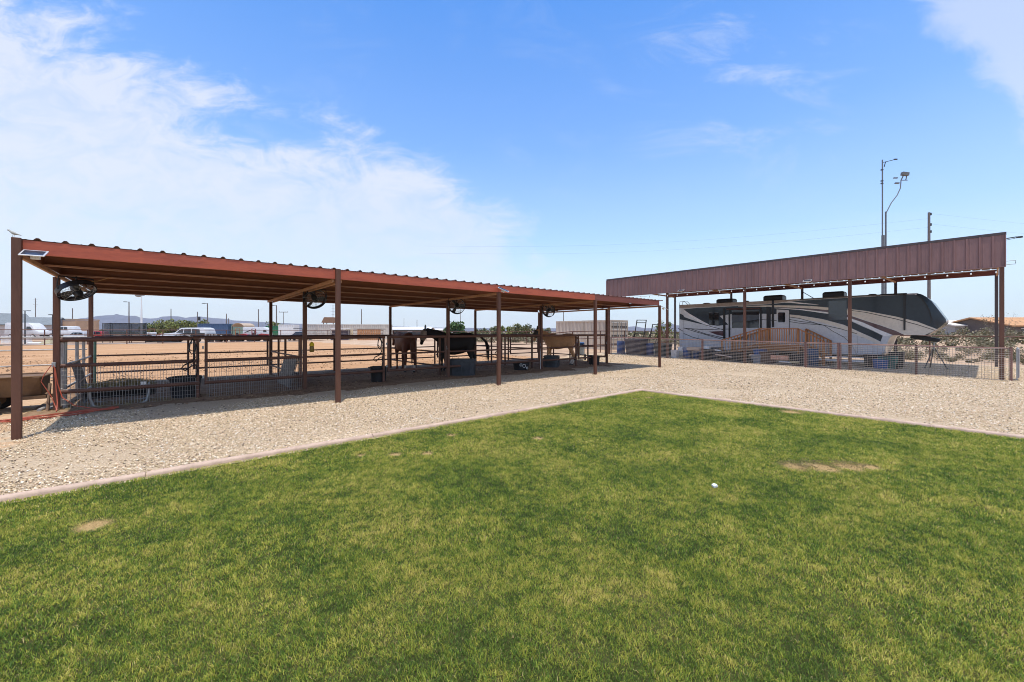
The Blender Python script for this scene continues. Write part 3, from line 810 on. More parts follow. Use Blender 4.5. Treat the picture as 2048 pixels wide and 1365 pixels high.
# perched bird on the first post
bd = thing('bird', 'small grey bird perched on the leftmost shelter post', 'bird', (-1.83, 9.88, ZT + 0.02), R(150))
b = MB(); b.loft([[Vector((x, ry * math.cos(2 * PI * j / 8), z + ry * math.sin(2 * PI * j / 8))) for j in range(8)] for x, z, ry in ((-.10, .035, .004), (-.055, .05, .012), (-.02, .062, .024), (.015, .075, .026), (.04, .092, .018), (.055, .108, .017), (.072, .112, .013), (.085, .110, .002))])
b.build('body', mat('grey_feather', (0.36, 0.36, 0.33), .8), bd, smooth=70)
b = MB()
for s in (-.01, .01): b.tube([(.0, s, .05), (.005, s, 0)], .003, 4)
b.build('leg', mat('bird_leg', (0.3, 0.25, 0.2), .8), bd)
# ------------------------------------------------------------------ carport
XC, XB_ = 22.02, 29.95
YC0, YC1 = -0.52, 16.08
CP = thing('carport', 'tall maroon metal carport with deep ribbed fascia sheltering the camper', 'carport', (XC, YC0, 0))
def LC(x, y, z): return (x - XC, y - YC0, z)
for y in (-0.45, 3.66, 7.77, 11.90, 15.98):
    b = MB(); z0 = gz(XC, y) - .15; b.box(LC(XC + 0.06, y, (z0 + 4.6) / 2), (0.115, 0.115, 4.6 - z0)); b.build('post', steel, CP, bevel=0.008)
for y in (-0.45, 3.04, 7.26, 11.40, 15.50):
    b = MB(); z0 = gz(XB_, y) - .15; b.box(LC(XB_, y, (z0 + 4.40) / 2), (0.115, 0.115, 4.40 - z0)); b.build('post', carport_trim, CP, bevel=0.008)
ZF0, ZF1 = 3.945, 5.06
def rib_panel(name, p0, d, L, z0, z1, nrm, m, step=0.3048):
    b = MB(); prof = []; x = 0.0
    while x < L - 0.02:
        for q, h in ((0, 0), (0.075, 0), (0.09, .006), (0.105, 0), (0.175, 0), (0.19, .006), (0.205, 0), (0.235, 0), (0.252, 0.036), (0.285, 0.036), (0.302, 0)):
            if x + q < L: prof.append((x + q, h))
        x += step
    prof.append((L, 0))
    P0 = Vector(p0); d = Vector(d); nrm = Vector(nrm); k = len(prof)
    lo = [P0 + d * q + nrm * h + Vector((0, 0, z0)) for q, h in prof]; hi = [P0 + d * q + nrm * h + Vector((0, 0, z1)) for q, h in prof]
    lo2 = [v - nrm * 0.004 for v in lo]; hi2 = [v - nrm * 0.004 for v in hi]
    b.add(lo + hi + lo2 + hi2, [(i, i + 1, k + i + 1, k + i) for i in range(k - 1)] + [(2 * k + i, 3 * k + i, 3 * k + i + 1, 2 * k + i + 1) for i in range(k - 1)]
          + [(i, 2 * k + i, 2 * k + i + 1, i + 1) for i in range(k - 1)] + [(k + i, k + i + 1, 3 * k + i + 1, 3 * k + i) for i in range(k - 1)])
    return b.build(name, m, CP)
rib_panel('fascia_panel', LC(XC - 0.012, YC0, 0), (0, 1, 0), YC1 - YC0, ZF0 + 0.02, ZF1, (-1, 0, 0), carport_m)
b = MB(); b.box(LC(XC + 0.020, (YC0 + YC1) / 2, 5.105), (0.10, YC1 - YC0 + 0.06, 0.095)); b.build('top_trim', carport_trim, CP)
b = MB(); b.box(LC(XC - 0.022, (YC0 + YC1) / 2, ZF0 + 0.008), (0.075, YC1 - YC0 + 0.02, 0.024)); b.build('bottom_trim', carport_m, CP)
for y in (YC0 - 0.012, YC1 + 0.012):
    b = MB(); b.box(LC(XC - 0.02, y, (ZF0 + ZF1) / 2), (0.10, 0.024, ZF1 - ZF0 - 0.01)); b.build('corner_trim', carport_m, CP)
# roof slab with ribs, falling to the back
b = MB(); n = int((YC1 - YC0) / 0.3048)
r0 = []; r1 = []
for i in range(n):
    y = YC0 + i * (YC1 - YC0) / n
    for q, h in ((0, 0), (.20, 0), (.225, .036), (.255, .036), (.28, 0)):
        r0.append(Vector(LC(XC + 0.05, y + q, 5.10 + h))); r1.append(Vector(LC(30.12, y + q, 4.70 + h)))
k = len(r0); up = Vector((0, 0, -0.006))
b.add(r0 + r1 + [v + up for v in r0] + [v + up for v in r1], [(i, i + 1, k + i + 1, k + i) for i in range(k - 1)] + [(2 * k + i, 3 * k + i, 3 * k + i + 1, 2 * k + i + 1) for i in range(k - 1)]
      + [(0, 2 * k, 3 * k, k)[::-1], (k - 1, 2 * k - 1, 4 * k - 1, 3 * k - 1)] + [(k + i, k + i + 1, 3 * k + i + 1, 3 * k + i) for i in range(k - 1)])
b.build('roof_sheet', carport_m, CP)
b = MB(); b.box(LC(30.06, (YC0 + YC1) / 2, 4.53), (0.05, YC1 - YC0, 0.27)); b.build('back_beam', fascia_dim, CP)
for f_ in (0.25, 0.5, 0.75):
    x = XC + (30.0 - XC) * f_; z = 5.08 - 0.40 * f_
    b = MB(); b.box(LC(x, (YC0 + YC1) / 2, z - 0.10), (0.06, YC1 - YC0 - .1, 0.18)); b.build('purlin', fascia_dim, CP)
for ya, yb in ((-0.45, -0.45), (3.66, 3.04), (7.77, 7.26), (11.90, 11.40), (15.98, 15.50)):
    b = MB(); b.bar(LC(XC + 0.12, ya, 4.62), LC(XB_, yb, 4.375), 0.05, 0.09); b.build('rafter', ochre, CP)
b = MB(); b.bar(LC(29.9, 7.2, 4.15), LC(29.2, 6.2, 3.45), 0.03); b.build('brace', carport_trim, CP)
# string of bulbs under the fascia
SL = thing('string_lights', 'string of small clear bulbs hanging under the carport fascia', 'string lights', (XC - 0.06, YC0, 3.86))
b = MB(); bulbs = [i * 0.578 + 0.2 for i in range(29)]; pts = []
for i, y in enumerate(bulbs):
    pts += [(0, y, 0.0), (0, y + 0.29, -0.028)]
b.tube(pts, 0.006, 5); b.build('cable', mat('tan_wire', (0.30, 0.20, 0.14), .6), SL)
bulb_m, t, p, out = new_mat('clear_bulb'); p.inputs['Base Color'].default_value = (.82, .80, .76, 1); p.inputs['Roughness'].default_value = .12
for y in bulbs:
    b = MB(); b.lathe([(.012, 0), (.016, -.05), (.016, -.055)], (0, y, 0), 8); b.build('socket', black_pl, SL)
    b = MB(); b.lathe([(.012, -.056), (.026, -.078), (.026, -.098), (.014, -.115), (.002, -.12)], (0, y, 0), 10); b.build('bulb', bulb_m, SL, smooth=60)
solar((XC - 0.10, 11.0, 4.02), R(-90), R(30), 'left solar light under the carport fascia, above the camper ladder', .32, .20)
solar((XC - 0.10, 5.12, 4.00), R(-90), R(30), 'right solar light under the carport fascia, above the camper front door', .32, .20)
# small bracket fixtures on the right end of the fascia
b = MB()
b.bar((0, 0, 0), (0.0, -0.22, 0.02), 0.03); b.box((0, -0.28, 0.0), (0.08, 0.14, 0.05)); b.bar((0, 0, -.05), (0, -0.2, -0.02), .015)
tag(b.build('camera_bracket', black_pl, loc=(XC, YC0 - 0.03, 4.92)), 'small black bracket fixture near the top right corner of the carport', 'fixture')
b = MB(); b.tube([(0, 0, .12), (0, -.2, .12), (0, -.2, 0.02)], .008, 5); b.tube([(0, 0, 0), (0, -.2, 0)], .008, 5)
tag(b.build('hook_bracket', black_pl, loc=(XC, YC0 - 0.03, 4.02)), 'thin wire hook bracket at the lower right corner of the carport fascia', 'hook')

# ------------------------------------------------------------------ mesh fence in front of the carport
XF = 21.90
def mesh_span(y0, y1, label, gate=False, first=False):
    t = thing('yard_gate' if gate else 'mesh_fence', label, 'gate' if gate else 'fence', (XF, y0, 0), 0, 'welded wire fence and gate along the carport')
    H = 1.13; L = y1 - y0
    def z(q): return gz(XF, y0 + q)
    rm = mat('rusty_fence_rail', (0.20, 0.105, 0.085), .65, 0, .25, 3)
    b = MB(); b.tube([(0, 0, z(0) + H), (0, L, z(L) + H)], 0.028, 8); b.build('rail', rm, t, smooth=60)
    if gate:
        b = MB(); b.tube([(0, 0, z(0) + .05), (0, L, z(L) + .05)], 0.026, 8); b.build('rail', rm, t, smooth=60)
    for q in (0.0, L):
        b = MB(); b.tube([(0, q, z(q) - .1), (0, q, z(q) + H + .05)], 0.036, 8); b.build('post', rm, t, smooth=60)
    b = MB(); q = 0.05
    while q < L:
        b.tube([(-0.03, q, z(q) + .02), (-0.03, q, z(q) + H)], 0.0042, 4); q += 0.0762
    for k in range(15):
        h = 0.04 + k * 0.0762
        b.tube([(-0.037, 0, z(0) + h), (-0.037, L, z(L) + h)], 0.0046, 4)
    b.build('wire_mesh', mat('pale_wire', (.29, .25, .225), .5, .1, .15, 8), t)
    return t
def ycol(px, X=XF):
    r = (px - CX) / F_PX; D = X / (RT[0] * r + FW[0]); return D * (FW[1] + RT[1] * r)
ys = [ycol(p_) for p_ in (2022, 1833, 1676, 1610, 1404, 1222)]
mesh_span(ys[0], ys[1], 'right end span of welded wire fence, below the bare end of the carport')
mesh_span(ys[1], ys[2] - 0.08, 'welded wire fence span in front of the camper front overhang')
mesh_span(ys[2], ys[3] - 0.06, 'framed welded wire gate just right of the wooden steps', gate=True)
mesh_span(ys[3], ys[4] - 0.05, 'welded wire fence span in front of the wooden deck')
mesh_span(ys[4], ys[5], 'left welded wire fence span in front of the camper rear')
# small end gate swung back at the right
eg = thing('end_gate', 'narrow end gate with pale board swung open at the right end of the wire fence', 'gate', (XF + 0.12, ys[0] - 0.16, 0), R(-3))
b = MB(); b.box((0.5, 0, 0.62), (0.95, 0.03, 1.0)); b.build('board', mat('pale_board', (0.30, 0.28, 0.28), .6), eg)
b = MB()
for q in (0.0, 1.0): b.bar((q, 0.03, 0.05), (q, 0.03, 1.15), .03)
for z in (0.1, 1.12): b.bar((0, 0.03, z), (1.0, 0.03, z), .03)
b.build('frame', galv, eg)

# ------------------------------------------------------------------ fifth wheel camper
XS = 25.2; WID = 2.5
def rvp(px, py):
    r = (px - CX) / F_PX; D = XS / (RT[0] * r + FW[0]); return Vector((0, D * (FW[1] + RT[1] * r), EYE + (HY - py) * D / F_PX))
def A(x, y): return rvp(1330 + x / 6.827, 570 + y / 6.827)
def B(x, y): return rvp(1600 + x / 6.827, 560 + y / 6.827)
YR = A(195, 275).y
RVT = thing('fifth_wheel_camper', 'long silver and dark blue fifth wheel camper with cream swooshes under the carport', 'camper', (XS, YR, 0))
def LR(v, dx=0.0): return Vector((v.x + dx, v.y - YR, v.z))
silver = mat('silver_gelcoat', (0.64, 0.65, 0.68), 0.28, 0, 0.05, 1, coat=0.5)
navy = mat('dark_slate_gelcoat', (0.028, 0.042, 0.058), 0.2, 0, 0.10, 1, coat=0.2, spec=0.25)
cream = mat('cream_stripe', (0.74, 0.665, 0.58), 0.3, 0, .05, 1, coat=.5)
pale = mat('pale_stripe', (0.86, 0.85, 0.87), 0.3, 0, .05, 1, coat=.5)
burg = mat('burgundy_stripe', (0.085, 0.030, 0.040), 0.2, 0, .05, 1, coat=.8)
ink = mat('black_line', (0.012, 0.012, 0.015), 0.3)
tan_m = mat('tan_roof_edge', (0.38, 0.32, 0.285), 0.5)
# body: lofted rounded boxes along the length
def ring(y, zt, zb, hw, c=0.07, inset=0.0):
    x0, x1 = WID / 2 - hw, WID / 2 + hw
    pts = []
    for cx_, cz_, a0 in ((x0 + c, zt - c, 180), (x1 - c, zt - c, 90), (x1 - c, zb + c, 0), (x0 + c, zb + c, -90)):
        for k in range(4):
            a = R(a0 - 30 * k); pts.append(Vector((cx_ + c * math.cos(a), y - YR, cz_ + c * math.sin(a))))
    return pts
st = [(YR, 3.385, .57, 1.21), (YR - 0.10, 3.395, .57, 1.25), (YR - 5, 3.40, .57, 1.25), (3.12, 3.415, .57, 1.25), (2.98, 3.415, .68, 1.25), (2.86, 3.415, 1.10, 1.25), (2.75, 3.415, 1.44, 1.25), (2.62, 3.415, 1.545, 1.25),
      (2.0, 3.417, 1.545, 1.25), (1.87, 3.41, 1.548, 1.25), (1.72, 3.345, 1.555, 1.25), (1.59, 3.237, 1.57, 1.245), (1.42, 3.03, 1.68, 1.21), (1.25, 2.71, 1.82, 1.15), (1.09, 2.40, 1.98, 1.07), (1.0, 2.24, 2.10, 0.96)]
b = MB(); b.loft([ring(*s) for s in st])
nper = 16
for fi in range(len(b.f)):
    i = fi // nper
    b.mi[fi] = 1 if i >= 9 and fi < nper * (len(st) - 1) else 0
body = b.build('body', [silver, navy], RVT, smooth=40)
LAY = [0]
def decal(name, pts, m, lift=None, parent=RVT):
    LAY[0] += 1
    lift = lift if lift is not None else 0.004
    b = MB(); loop = [LR(q, -lift) for q in pts]
    b.prism(loop, (lift - 0.0005, 0, 0)); return b.build(name, m, parent)
def band(fn, top, bot):  # closed loop from two polylines (left->right)
    return [fn(*q) for q in top] + [fn(*q) for q in reversed(bot)]
def AB(x, y): return A(x, y) if x < 1843 else B(x - 1843, y + 68.3)
# AB uses zoom A coordinates all along; convert B coords with (x+1843, y-68.3)
def bb(x, y): return (x + 1843, y - 68.3)
# dark upper field, tapering at the rear and running into the nose
darkf = [(255, 335), (420, 318), (800, 300), (1480, 262), bb(0, 285), bb(600, 250), bb(1380, 208), bb(1560, 200), bb(1640, 235), bb(1700, 300), bb(1760, 390), bb(1790, 470), bb(1805, 560), bb(1825, 610), bb(1870, 672),
         bb(1600, 575), bb(1300, 500), bb(900, 425), bb(640, 395), bb(640, 540), bb(860, 640), bb(1000, 700), bb(1130, 765), bb(1100, 845), bb(1000, 795), bb(820, 715), bb(600, 615), bb(300, 535), bb(0, 488), (1700, 405), (1290, 395), (910, 400), (740, 425), (910, 540), (720, 560), (600, 548), (500, 490), (330, 392)]
decal('upper_panel', [AB(*q) for q in darkf], navy, 0.003)
decal('stripe', band(AB, [bb(640, 395), bb(900, 428), bb(1300, 500), bb(1600, 572), bb(1880, 678)], [bb(640, 470), bb(870, 548), bb(1100, 620), bb(1300, 690), bb(1430, 756), bb(1700, 756)]), cream, 0.006)
decal('stripe', band(AB, [bb(640, 475), bb(870, 553), bb(1100, 625), bb(1300, 695), bb(1430, 756)], [bb(640, 508), bb(860, 582), bb(1050, 668), bb(1270, 756)]), burg, 0.007)
decal('stripe', band(AB, [bb(640, 513), bb(860, 588), bb(1050, 672), bb(1255, 756)], [bb(640, 535), bb(850, 622), bb(1000, 690), bb(1150, 770)]), pale, 0.008)
decal('stripe', band(AB, [bb(640, 408), bb(900, 441), bb(1300, 528), bb(1600, 608), bb(1850, 690)], [bb(640, 414), bb(900, 450), bb(1300, 538), bb(1600, 617), bb(1840, 694)]), ink, 0.0085)
decal('stripe', band(AB, [(1700, 408), bb(0, 490), bb(300, 538), bb(600, 620), bb(820, 720), bb(1000, 800), bb(1100, 855)], [(1700, 440), bb(0, 532), bb(250, 572), bb(500, 642), bb(700, 722), bb(900, 805), bb(1080, 885)]), cream, 0.006)
for q in ([(1700, 470), bb(0, 565), bb(200, 590), bb(330, 620), bb(450, 700), bb(600, 780), bb(700, 870), bb(760, 985), bb(790, 1040)], [(1300, 470), (1700, 500), bb(0, 590), bb(300, 615)], [(1650, 430), bb(0, 525), bb(250, 600), bb(560, 668), bb(780, 735)]):
    decal('pinstripe', band(AB, q, [(x, y + 7) for x, y in q]), ink, 0.009)
decal('stripe', band(AB, [(1000, 292), (1480, 280), bb(0, 353), bb(200, 362), bb(388, 380)], [(1000, 296), (1480, 305), bb(0, 384), bb(200, 398), bb(388, 415)]), cream, 0.006)
decal('stripe', band(AB, [bb(0, 386), bb(388, 418)], [bb(0, 398), bb(388, 442)]), burg, 0.006)
decal('stripe', band(AB, [(1480, 312), bb(0, 400), bb(388, 444)], [(1480, 318), bb(0, 412), bb(388, 466)]), pale, 0.006)
decal('stripe', band(AB, [(1480, 228), (1700, 228), bb(0, 312), bb(260, 338)], [(1480, 240), (1700, 245), bb(0, 328), bb(200, 340)]), pale, 0.006)
for q in ([bb(1590, 205), bb(1660, 250), bb(1730, 330), bb(1775, 420), bb(1800, 520), bb(1790, 590)],):
    decal('pinstripe', [AB(*k) for k in q] + [AB(x - 16, y + 8) for x, y in reversed(q)], ink, 0.010)
# roof edge strip
decal('roof_edge', band(AB, [(200, 275), (1000, 238), (1480, 215), bb(0, 262)], [(200, 318), (800, 292), (1480, 255), bb(0, 275)]), tan_m, 0.010)
decal('roof_edge', band(AB, [bb(0, 262), bb(820, 212), bb(1460, 185)], [bb(0, 276), bb(820, 228), bb(1460, 202)]), mat('dark_roof_edge', (.10, .085, .07), .5), 0.010)
# rear swooshes
decal('stripe', band(AB, [(255, 345), (330, 392), (500, 490), (620, 552), (770, 610)], [(262, 362), (330, 425), (500, 525), (620, 585), (770, 625)]), pale, 0.006)
decal('stripe', band(AB, [(202, 392), (250, 415), (262, 440), (400, 490), (560, 548)], [(202, 472), (300, 490), (420, 520), (560, 549)]), navy, 0.006)
decal('stripe', band(AB, [(600, 640), (790, 630), (800, 632)], [(600, 642), (700, 680), (800, 700)]), burg, 0.006)
for q in ([(255, 585), (400, 632), (600, 690), (800, 745)], [(360, 600), (560, 668), (800, 722)], [(180, 590), (250, 632)], [(255, 660), (380, 712), (500, 745)], [(550, 545), (800, 612)], [(265, 590), (500, 606), (900, 600)]):
    decal('pinstripe', band(AB, q, [(x, y + 8) for x, y in q]), ink, 0.009)
# recessed slide window, kitchen window, door
decal('slide_panel', band(AB, [(745, 425), (910, 405), (1300, 400), (1700, 425)], [(910, 590), (1300, 590), (1700, 600)]), silver, 0.005)
decal('window', [AB(*q) for q in ((600, 375), (735, 375), (735, 550), (600, 555))], dark_glass, 0.012)
w_ = decal('window', [AB(*q) for q in ((915, 350), (1285, 350), (1285, 588), (915, 592))], dark_glass, 0.012)
o = decal('awning_fabric', [AB(*q) for q in ((915, 410), (1285, 410), (1285, 470), (1080, 500), (915, 512))], mat('slate_blind', (.085, .10, .125), .5), 0.016)
decal('window', [AB(*q) for q in (bb(392, 290), bb(636, 280), bb(636, 545), bb(392, 550))], mat('blue_black_glass', (.022, .036, .048), .07, 0, .03, 1, spec=.8), 0.012)
dr = decal('door', [AB(*q) for q in ((1525, 335), (1690, 342), (1700, 360), (1700, 690), (1525, 690))], silver, 0.014)
b = MB(); lp = [LR(AB(*q), -0.022) for q in ((1525, 335), (1690, 342), (1700, 360), (1700, 690))]
b.tube(lp, 0.012, 5); b.build('frame', ink, dr)
o = decal('window', [AB(*q) for q in ((1545, 385), (1555, 377), (1632, 377), (1642, 386), (1642, 500), (1632, 512), (1555, 512), (1545, 502))], dark_glass, 0.020, dr)
# tall dark posts of the awning and a black privacy screen
for x0, x1, y0, y1 in ((797, 825, 322, 735), (872, 890, 330, 720), (1300, 1322, 330, 590), (1462, 1490, 215, 580)):
    decal('awning_arm', [AB(*q) for q in ((x0, y0), (x1, y0), (x1, y1), (x0, y1))], ink, 0.045)
decal('entry_screen', [AB(*q) for q in ((1388, 300), (1445, 300), (1445, 590), (1388, 590))], ink, 0.03)
b = MB(); b.tube([LR(AB(850, 335), -.09), LR(AB(1310, 322), -.09)], 0.05, 10); b.build('awning_roll', mat('awning_roll_brown', (.09, .045, .04), .6), RVT, smooth=50)
b = MB(); b.tube([LR(AB(*bb(1100, 205)), -.05), LR(AB(*bb(1460, 190)), -.05)], 0.03, 8); b.build('awning_roll', ink, RVT, smooth=50)
decal('awning_arm', [AB(*q) for q in (bb(1412, 205), bb(1448, 205), bb(1440, 690), bb(1415, 690))], ink, 0.05)
# lower access doors
for q in ([bb(560, 770), bb(780, 768), bb(785, 1000)], [bb(830, 790), bb(1010, 800), bb(1010, 1000)], [(455, 690), (455, 730)], [(250, 440), (250, 760)]):
    b = MB(); b.tube([LR(AB(*k), -.002) for k in q], 0.006, 4); b.build('hatch_seam', mat('grey_seam', (.16, .16, .17), .5), RVT)
# name on the swoosh
def text_mesh(name, s, size, m, M, parent=None, ext=0.002):
    cu = bpy.data.curves.new(name, 'FONT'); cu.body = s; cu.size = size; cu.extrude = ext; cu.align_x = 'LEFT'
    to = bpy.data.objects.new(name, cu); col.objects.link(to)
    dg = bpy.context.evaluated_depsgraph_get(); dg.update()
    me = bpy.data.meshes.new_from_object(to.evaluated_get(dg)); bpy.data.objects.remove(to, do_unlink=True)
    me.transform(M); me.materials.clear(); me.materials.append(m)
    o = bpy.data.objects.new(name, me); col.objects.link(o)
    if parent: o.parent = parent
    return o
p0 = LR(B(715, 480), -0.012); p1 = LR(B(912, 478), -0.012); d = (p1 - p0).normalized()
Mx = Matrix(((0, 0, -1, p0.x), (d.y, 0, 0, p0.y), (d.z, 1, 0, p0.z), (0, 0, 0, 1)))
text_mesh('lettering', 'BEACON', 0.125, white_pl, Mx, RVT)
# rooftop air conditioners and vents
def roofbox(x0, x1, zt, name, m):
    y0 = AB(x0, 200).y; y1 = AB(x1, 200).y; L = abs(y1 - y0); c = (WID / 2 - .55, (y0 + y1) / 2 - YR, 0)
    b = MB(); b.loft([[Vector((c[0] + sx * w, c[1] + sy * L / 2 * f, z)) for sx, sy in ((-1, -1), (1, -1), (1, 1), (-1, 1))] for z, w, f in ((3.40, .33, .96), (3.47, .36, 1.0), (3.40 + zt * .8, .36, 1.0), (3.40 + zt, .28, .86))])
    return b.build(name, m, RVT, bevel=0.03)
roofbox(665, 890, .30, 'air_conditioner', black_pl); roofbox(1310, 1575, .34, 'air_conditioner', black_pl); roofbox(2123, 2423, .34, 'air_conditioner', black_pl)
for x0, x1 in ((470, 580), (1040, 1110), (bb(890, 0)[0], bb(1040, 0)[0])):
    y0 = AB(x0, 200).y; y1 = AB(x1, 200).y
    b = MB(); b.lathe([(abs(y1 - y0) / 2, 0), (abs(y1 - y0) / 2.2, .06), (abs(y1 - y0) / 3.4, .10), (.01, .11)], (WID / 2 - .8, (y0 + y1) / 2 - YR, 3.405), 16); b.build('roof_vent', black_pl, RVT, smooth=50)
# ladder on the rear wall
b = MB()
for x in (0.25, 0.62):
    b.tube([(x, 0.10, 0.9), (x, 0.12, 3.42), (x, 0.08, 3.66), (x, -0.25, 3.66), (x, -0.45, 3.42)], 0.016, 6)
z = 1.1
while z < 3.4: b.tube([(.25, .11, z), (.62, .11, z)], .012, 5); z += .28
b.tube([(.25, -.1, 3.66), (.62, -.1, 3.66)], .012, 5)
b.build('ladder', galv, RVT)
# running gear
for y in (6.4, 7.35):
    for x in (0.16, WID - 0.16):
        b = MB(); Mr = Matrix.Rotation(R(90), 3, 'Y'); b.lathe([(.2, -.11), (.36, -.11), (.38, -.07), (.38, .07), (.36, .11), (.2, .11)], (x, y - YR, .40 + gz(25, y)), 20, Mr); w = b.build('wheel', tyre, RVT, smooth=50)
        b = MB(); b.lathe([(.02, -.115), (.12, -.12), (.21, -.10), (.21, .10), (.02, .115)], (x, y - YR, .40 + gz(25, y)), 14, Mr); b.build('rim', alu, w, smooth=50)
b = MB()
for x in (0.55, WID - 0.55): b.box((x, (3.2 - YR) / 2, .50), (.1, YR - 3.2, .14))
b.build('chassis', black_pl, RVT)
b = MB()
for x in (.35, WID - .35):
    b.bar((x, 3.2 - YR, .6), (x, 3.2 - YR, .10), .09); b.box((x, 3.2 - YR, .07), (.25, .25, .05))
    b.bar((x, YR - 1.0 - YR, .6), (x, YR - 1.0 - YR, .22), .09)
b.build('jack', black_pl, RVT)
# pin box below the nose
b = MB(); b.loft([[Vector((WID / 2 + sx * .22, y - YR, z)) for sx, z in ((-1, zt), (1, zt), (1, zb), (-1, zb))] for y, zt, zb in ((2.15, 1.55, 1.40), (1.75, 1.52, 1.30), (1.28, 1.40, 1.24), (1.22, 1.38, 1.26))])
b.build('pin_box', black_pl, RVT, bevel=.02)
# tripod under the pin
tp = thing('kingpin_tripod', 'black steel tripod stand propping the camper nose', 'tripod', (XS + WID / 2, 1.42, gz(XS, 1.42)))
b = MB(); b.tube([(0, 0, .85), (0, 0, 1.18)], .035, 8); b.lathe([(.09, 1.17), (.09, 1.205), (.02, 1.21)], n=12); b.build('screw', galv, tp, smooth=50)
for a in (20, 140, 260):
    b = MB(); b.tube([(.04 * math.cos(R(a)), .04 * math.sin(R(a)), .90), (.42 * math.cos(R(a)), .42 * math.sin(R(a)), .03)], .022, 6); b.box((.43 * math.cos(R(a)), .43 * math.sin(R(a)), .02), (.10, .10, .04)); b.build('leg', black_pl, tp)

# ------------------------------------------------------------------ wooden deck at the camper door
XD = 23.7
def dk(px, py, X=XD):
    r = (px - CX) / F_PX; D = X / (RT[0] * r + FW[0]); return Vector((X, D * (FW[1] + RT[1] * r), EYE + (HY - py) * D / F_PX))
def dA(x, y): return dk(1330 + x / 6.827, 570 + y / 6.827)
d0 = dA(780, 755); d1 = dA(1290, 600); d2 = dA(1820, 600); d3 = dk(1600 + 320 / 6.827, 560 + 835 / 6.827)
DK = thing('wooden_deck', 'orange-brown wooden deck with baluster railing and stairs both sides', 'deck', (XD, d2.y, 0))
def LD(v, dx=0, dz=0): return (v.x - XD + dx, v.y - d2.y, v.z + dz)
fl = d1.z - 0.92
for x_ in (0.0, 1.40):
    b = MB()
    if x_ == 0.0:
        b.bar(LD(d1, x_), LD(d2, x_), .09, .045); b.bar(LD(d1, x_, -.84), LD(d2, x_, -.84), .04, .07)
    b.bar(LD(d1, x_), LD(d0, x_), .09, .045); b.bar(LD(d2, x_), LD(d3, x_), .09, .045)
    b.bar(LD(d1, x_, -.80), LD(d0, x_, -.80), .04, .07); b.bar(LD(d2, x_, -.80), LD(d3, x_, -.80), .04, .07)
    b.build('handrail', wood, DK)
    b = MB()
    for a_0, a_1, n in (((d1, d2, 17),) if x_ == 0 else ()) + ((d1, d0, 12), (d2, d3, 7)):
        for i in range(1, n):
            q = a_0.lerp(a_1, i / n); b.box(LD(q, x_ + .03, -.40), (.035, .035, .80))
    b.build('balusters', baluster_m, DK)
for q in (d1, d2, d0, d3):
    for x_ in (0.0, 1.40):
        b = MB(); lo = min(q.z, fl) if q in (d0, d3) else 0; b.box(LD(Vector((q.x, q.y, 0)), x_, (q.z + gz(24, q.y)) / 2), (.09, .09, q.z - gz(24, q.y))); b.build('post', wood, DK)
b = MB(); k = int((d1.y - d2.y) / .145)
for i in range(10): b.box((i * .15 + .02, (d1.y - d2.y) / 2, fl), (.14, d1.y - d2.y, .035))
b.build('decking', wood, DK)
for x_ in (.02, 1.38): b = MB(); b.box((x_, (d1.y - d2.y) / 2, fl - .11), (.04, d1.y - d2.y, .18)); b.build('joist', wood, DK)
for a_0, a_1 in ((d1, d0), (d2, d3)):
    for i in range(1, 4):
        q = a_0.lerp(a_1, i / 4 * .9); zz = fl * (1 - i / 4)
        b = MB(); b.box((.7, q.y - d2.y, zz), (1.3, .30, .04)); b.build('step', wood, DK)
# ------------------------------------------------------------------ horses
def remeshed(mb, name, mats, parent, vox=0.024, it=5, pick=None):
    me = bpy.data.meshes.new(name); me.from_pydata(mb.v, [], mb.f)
    bm = bmesh.new(); bm.from_mesh(me); bmesh.ops.recalc_face_normals(bm, faces=bm.faces); bm.to_mesh(me); bm.free()
    o = bpy.data.objects.new(name, me); col.objects.link(o)
    m1 = o.modifiers.new('r', 'REMESH'); m1.mode = 'VOXEL'; m1.voxel_size = vox
    m2 = o.modifiers.new('s', 'SMOOTH'); m2.factor = 0.5; m2.iterations = it
    dg = bpy.context.evaluated_depsgraph_get(); dg.update()
    nm = bpy.data.meshes.new_from_object(o.evaluated_get(dg)); bpy.data.objects.remove(o, do_unlink=True)
    nm.materials.clear()
    for m in mats: nm.materials.append(m)
    nm.polygons.foreach_set('use_smooth', [True] * len(nm.polygons))
    if pick:
        nm.polygons.foreach_set('material_index', [pick(f.center) for f in nm.polygons])
    o = bpy.data.objects.new(name, nm); col.objects.link(o); o.parent = parent
    return o
def ell(c, d, rs, ru, n=14):
    """ellipse ring at c, perpendicular to d; rs sideways (y), ru along the other axis"""
    d = Vector(d).normalized(); s = Vector((0, 1, 0)); s = (s - d * s.dot(d)).normalized(); u = s.cross(d)
    return [Vector(c) + s * (math.cos(2 * PI * j / n) * rs) + u * (math.sin(2 * PI * j / n) * ru) for j in range(n)]
def path_loft(mb, pts, n=14):
    P = [Vector(q[0]) for q in pts]; rings = []
    for i, q in enumerate(pts):
        d = P[min(i + 1, len(P) - 1)] - P[max(i - 1, 0)]; rings.append(ell(P[i], d, q[1], q[2], n))
    mb.loft(rings)
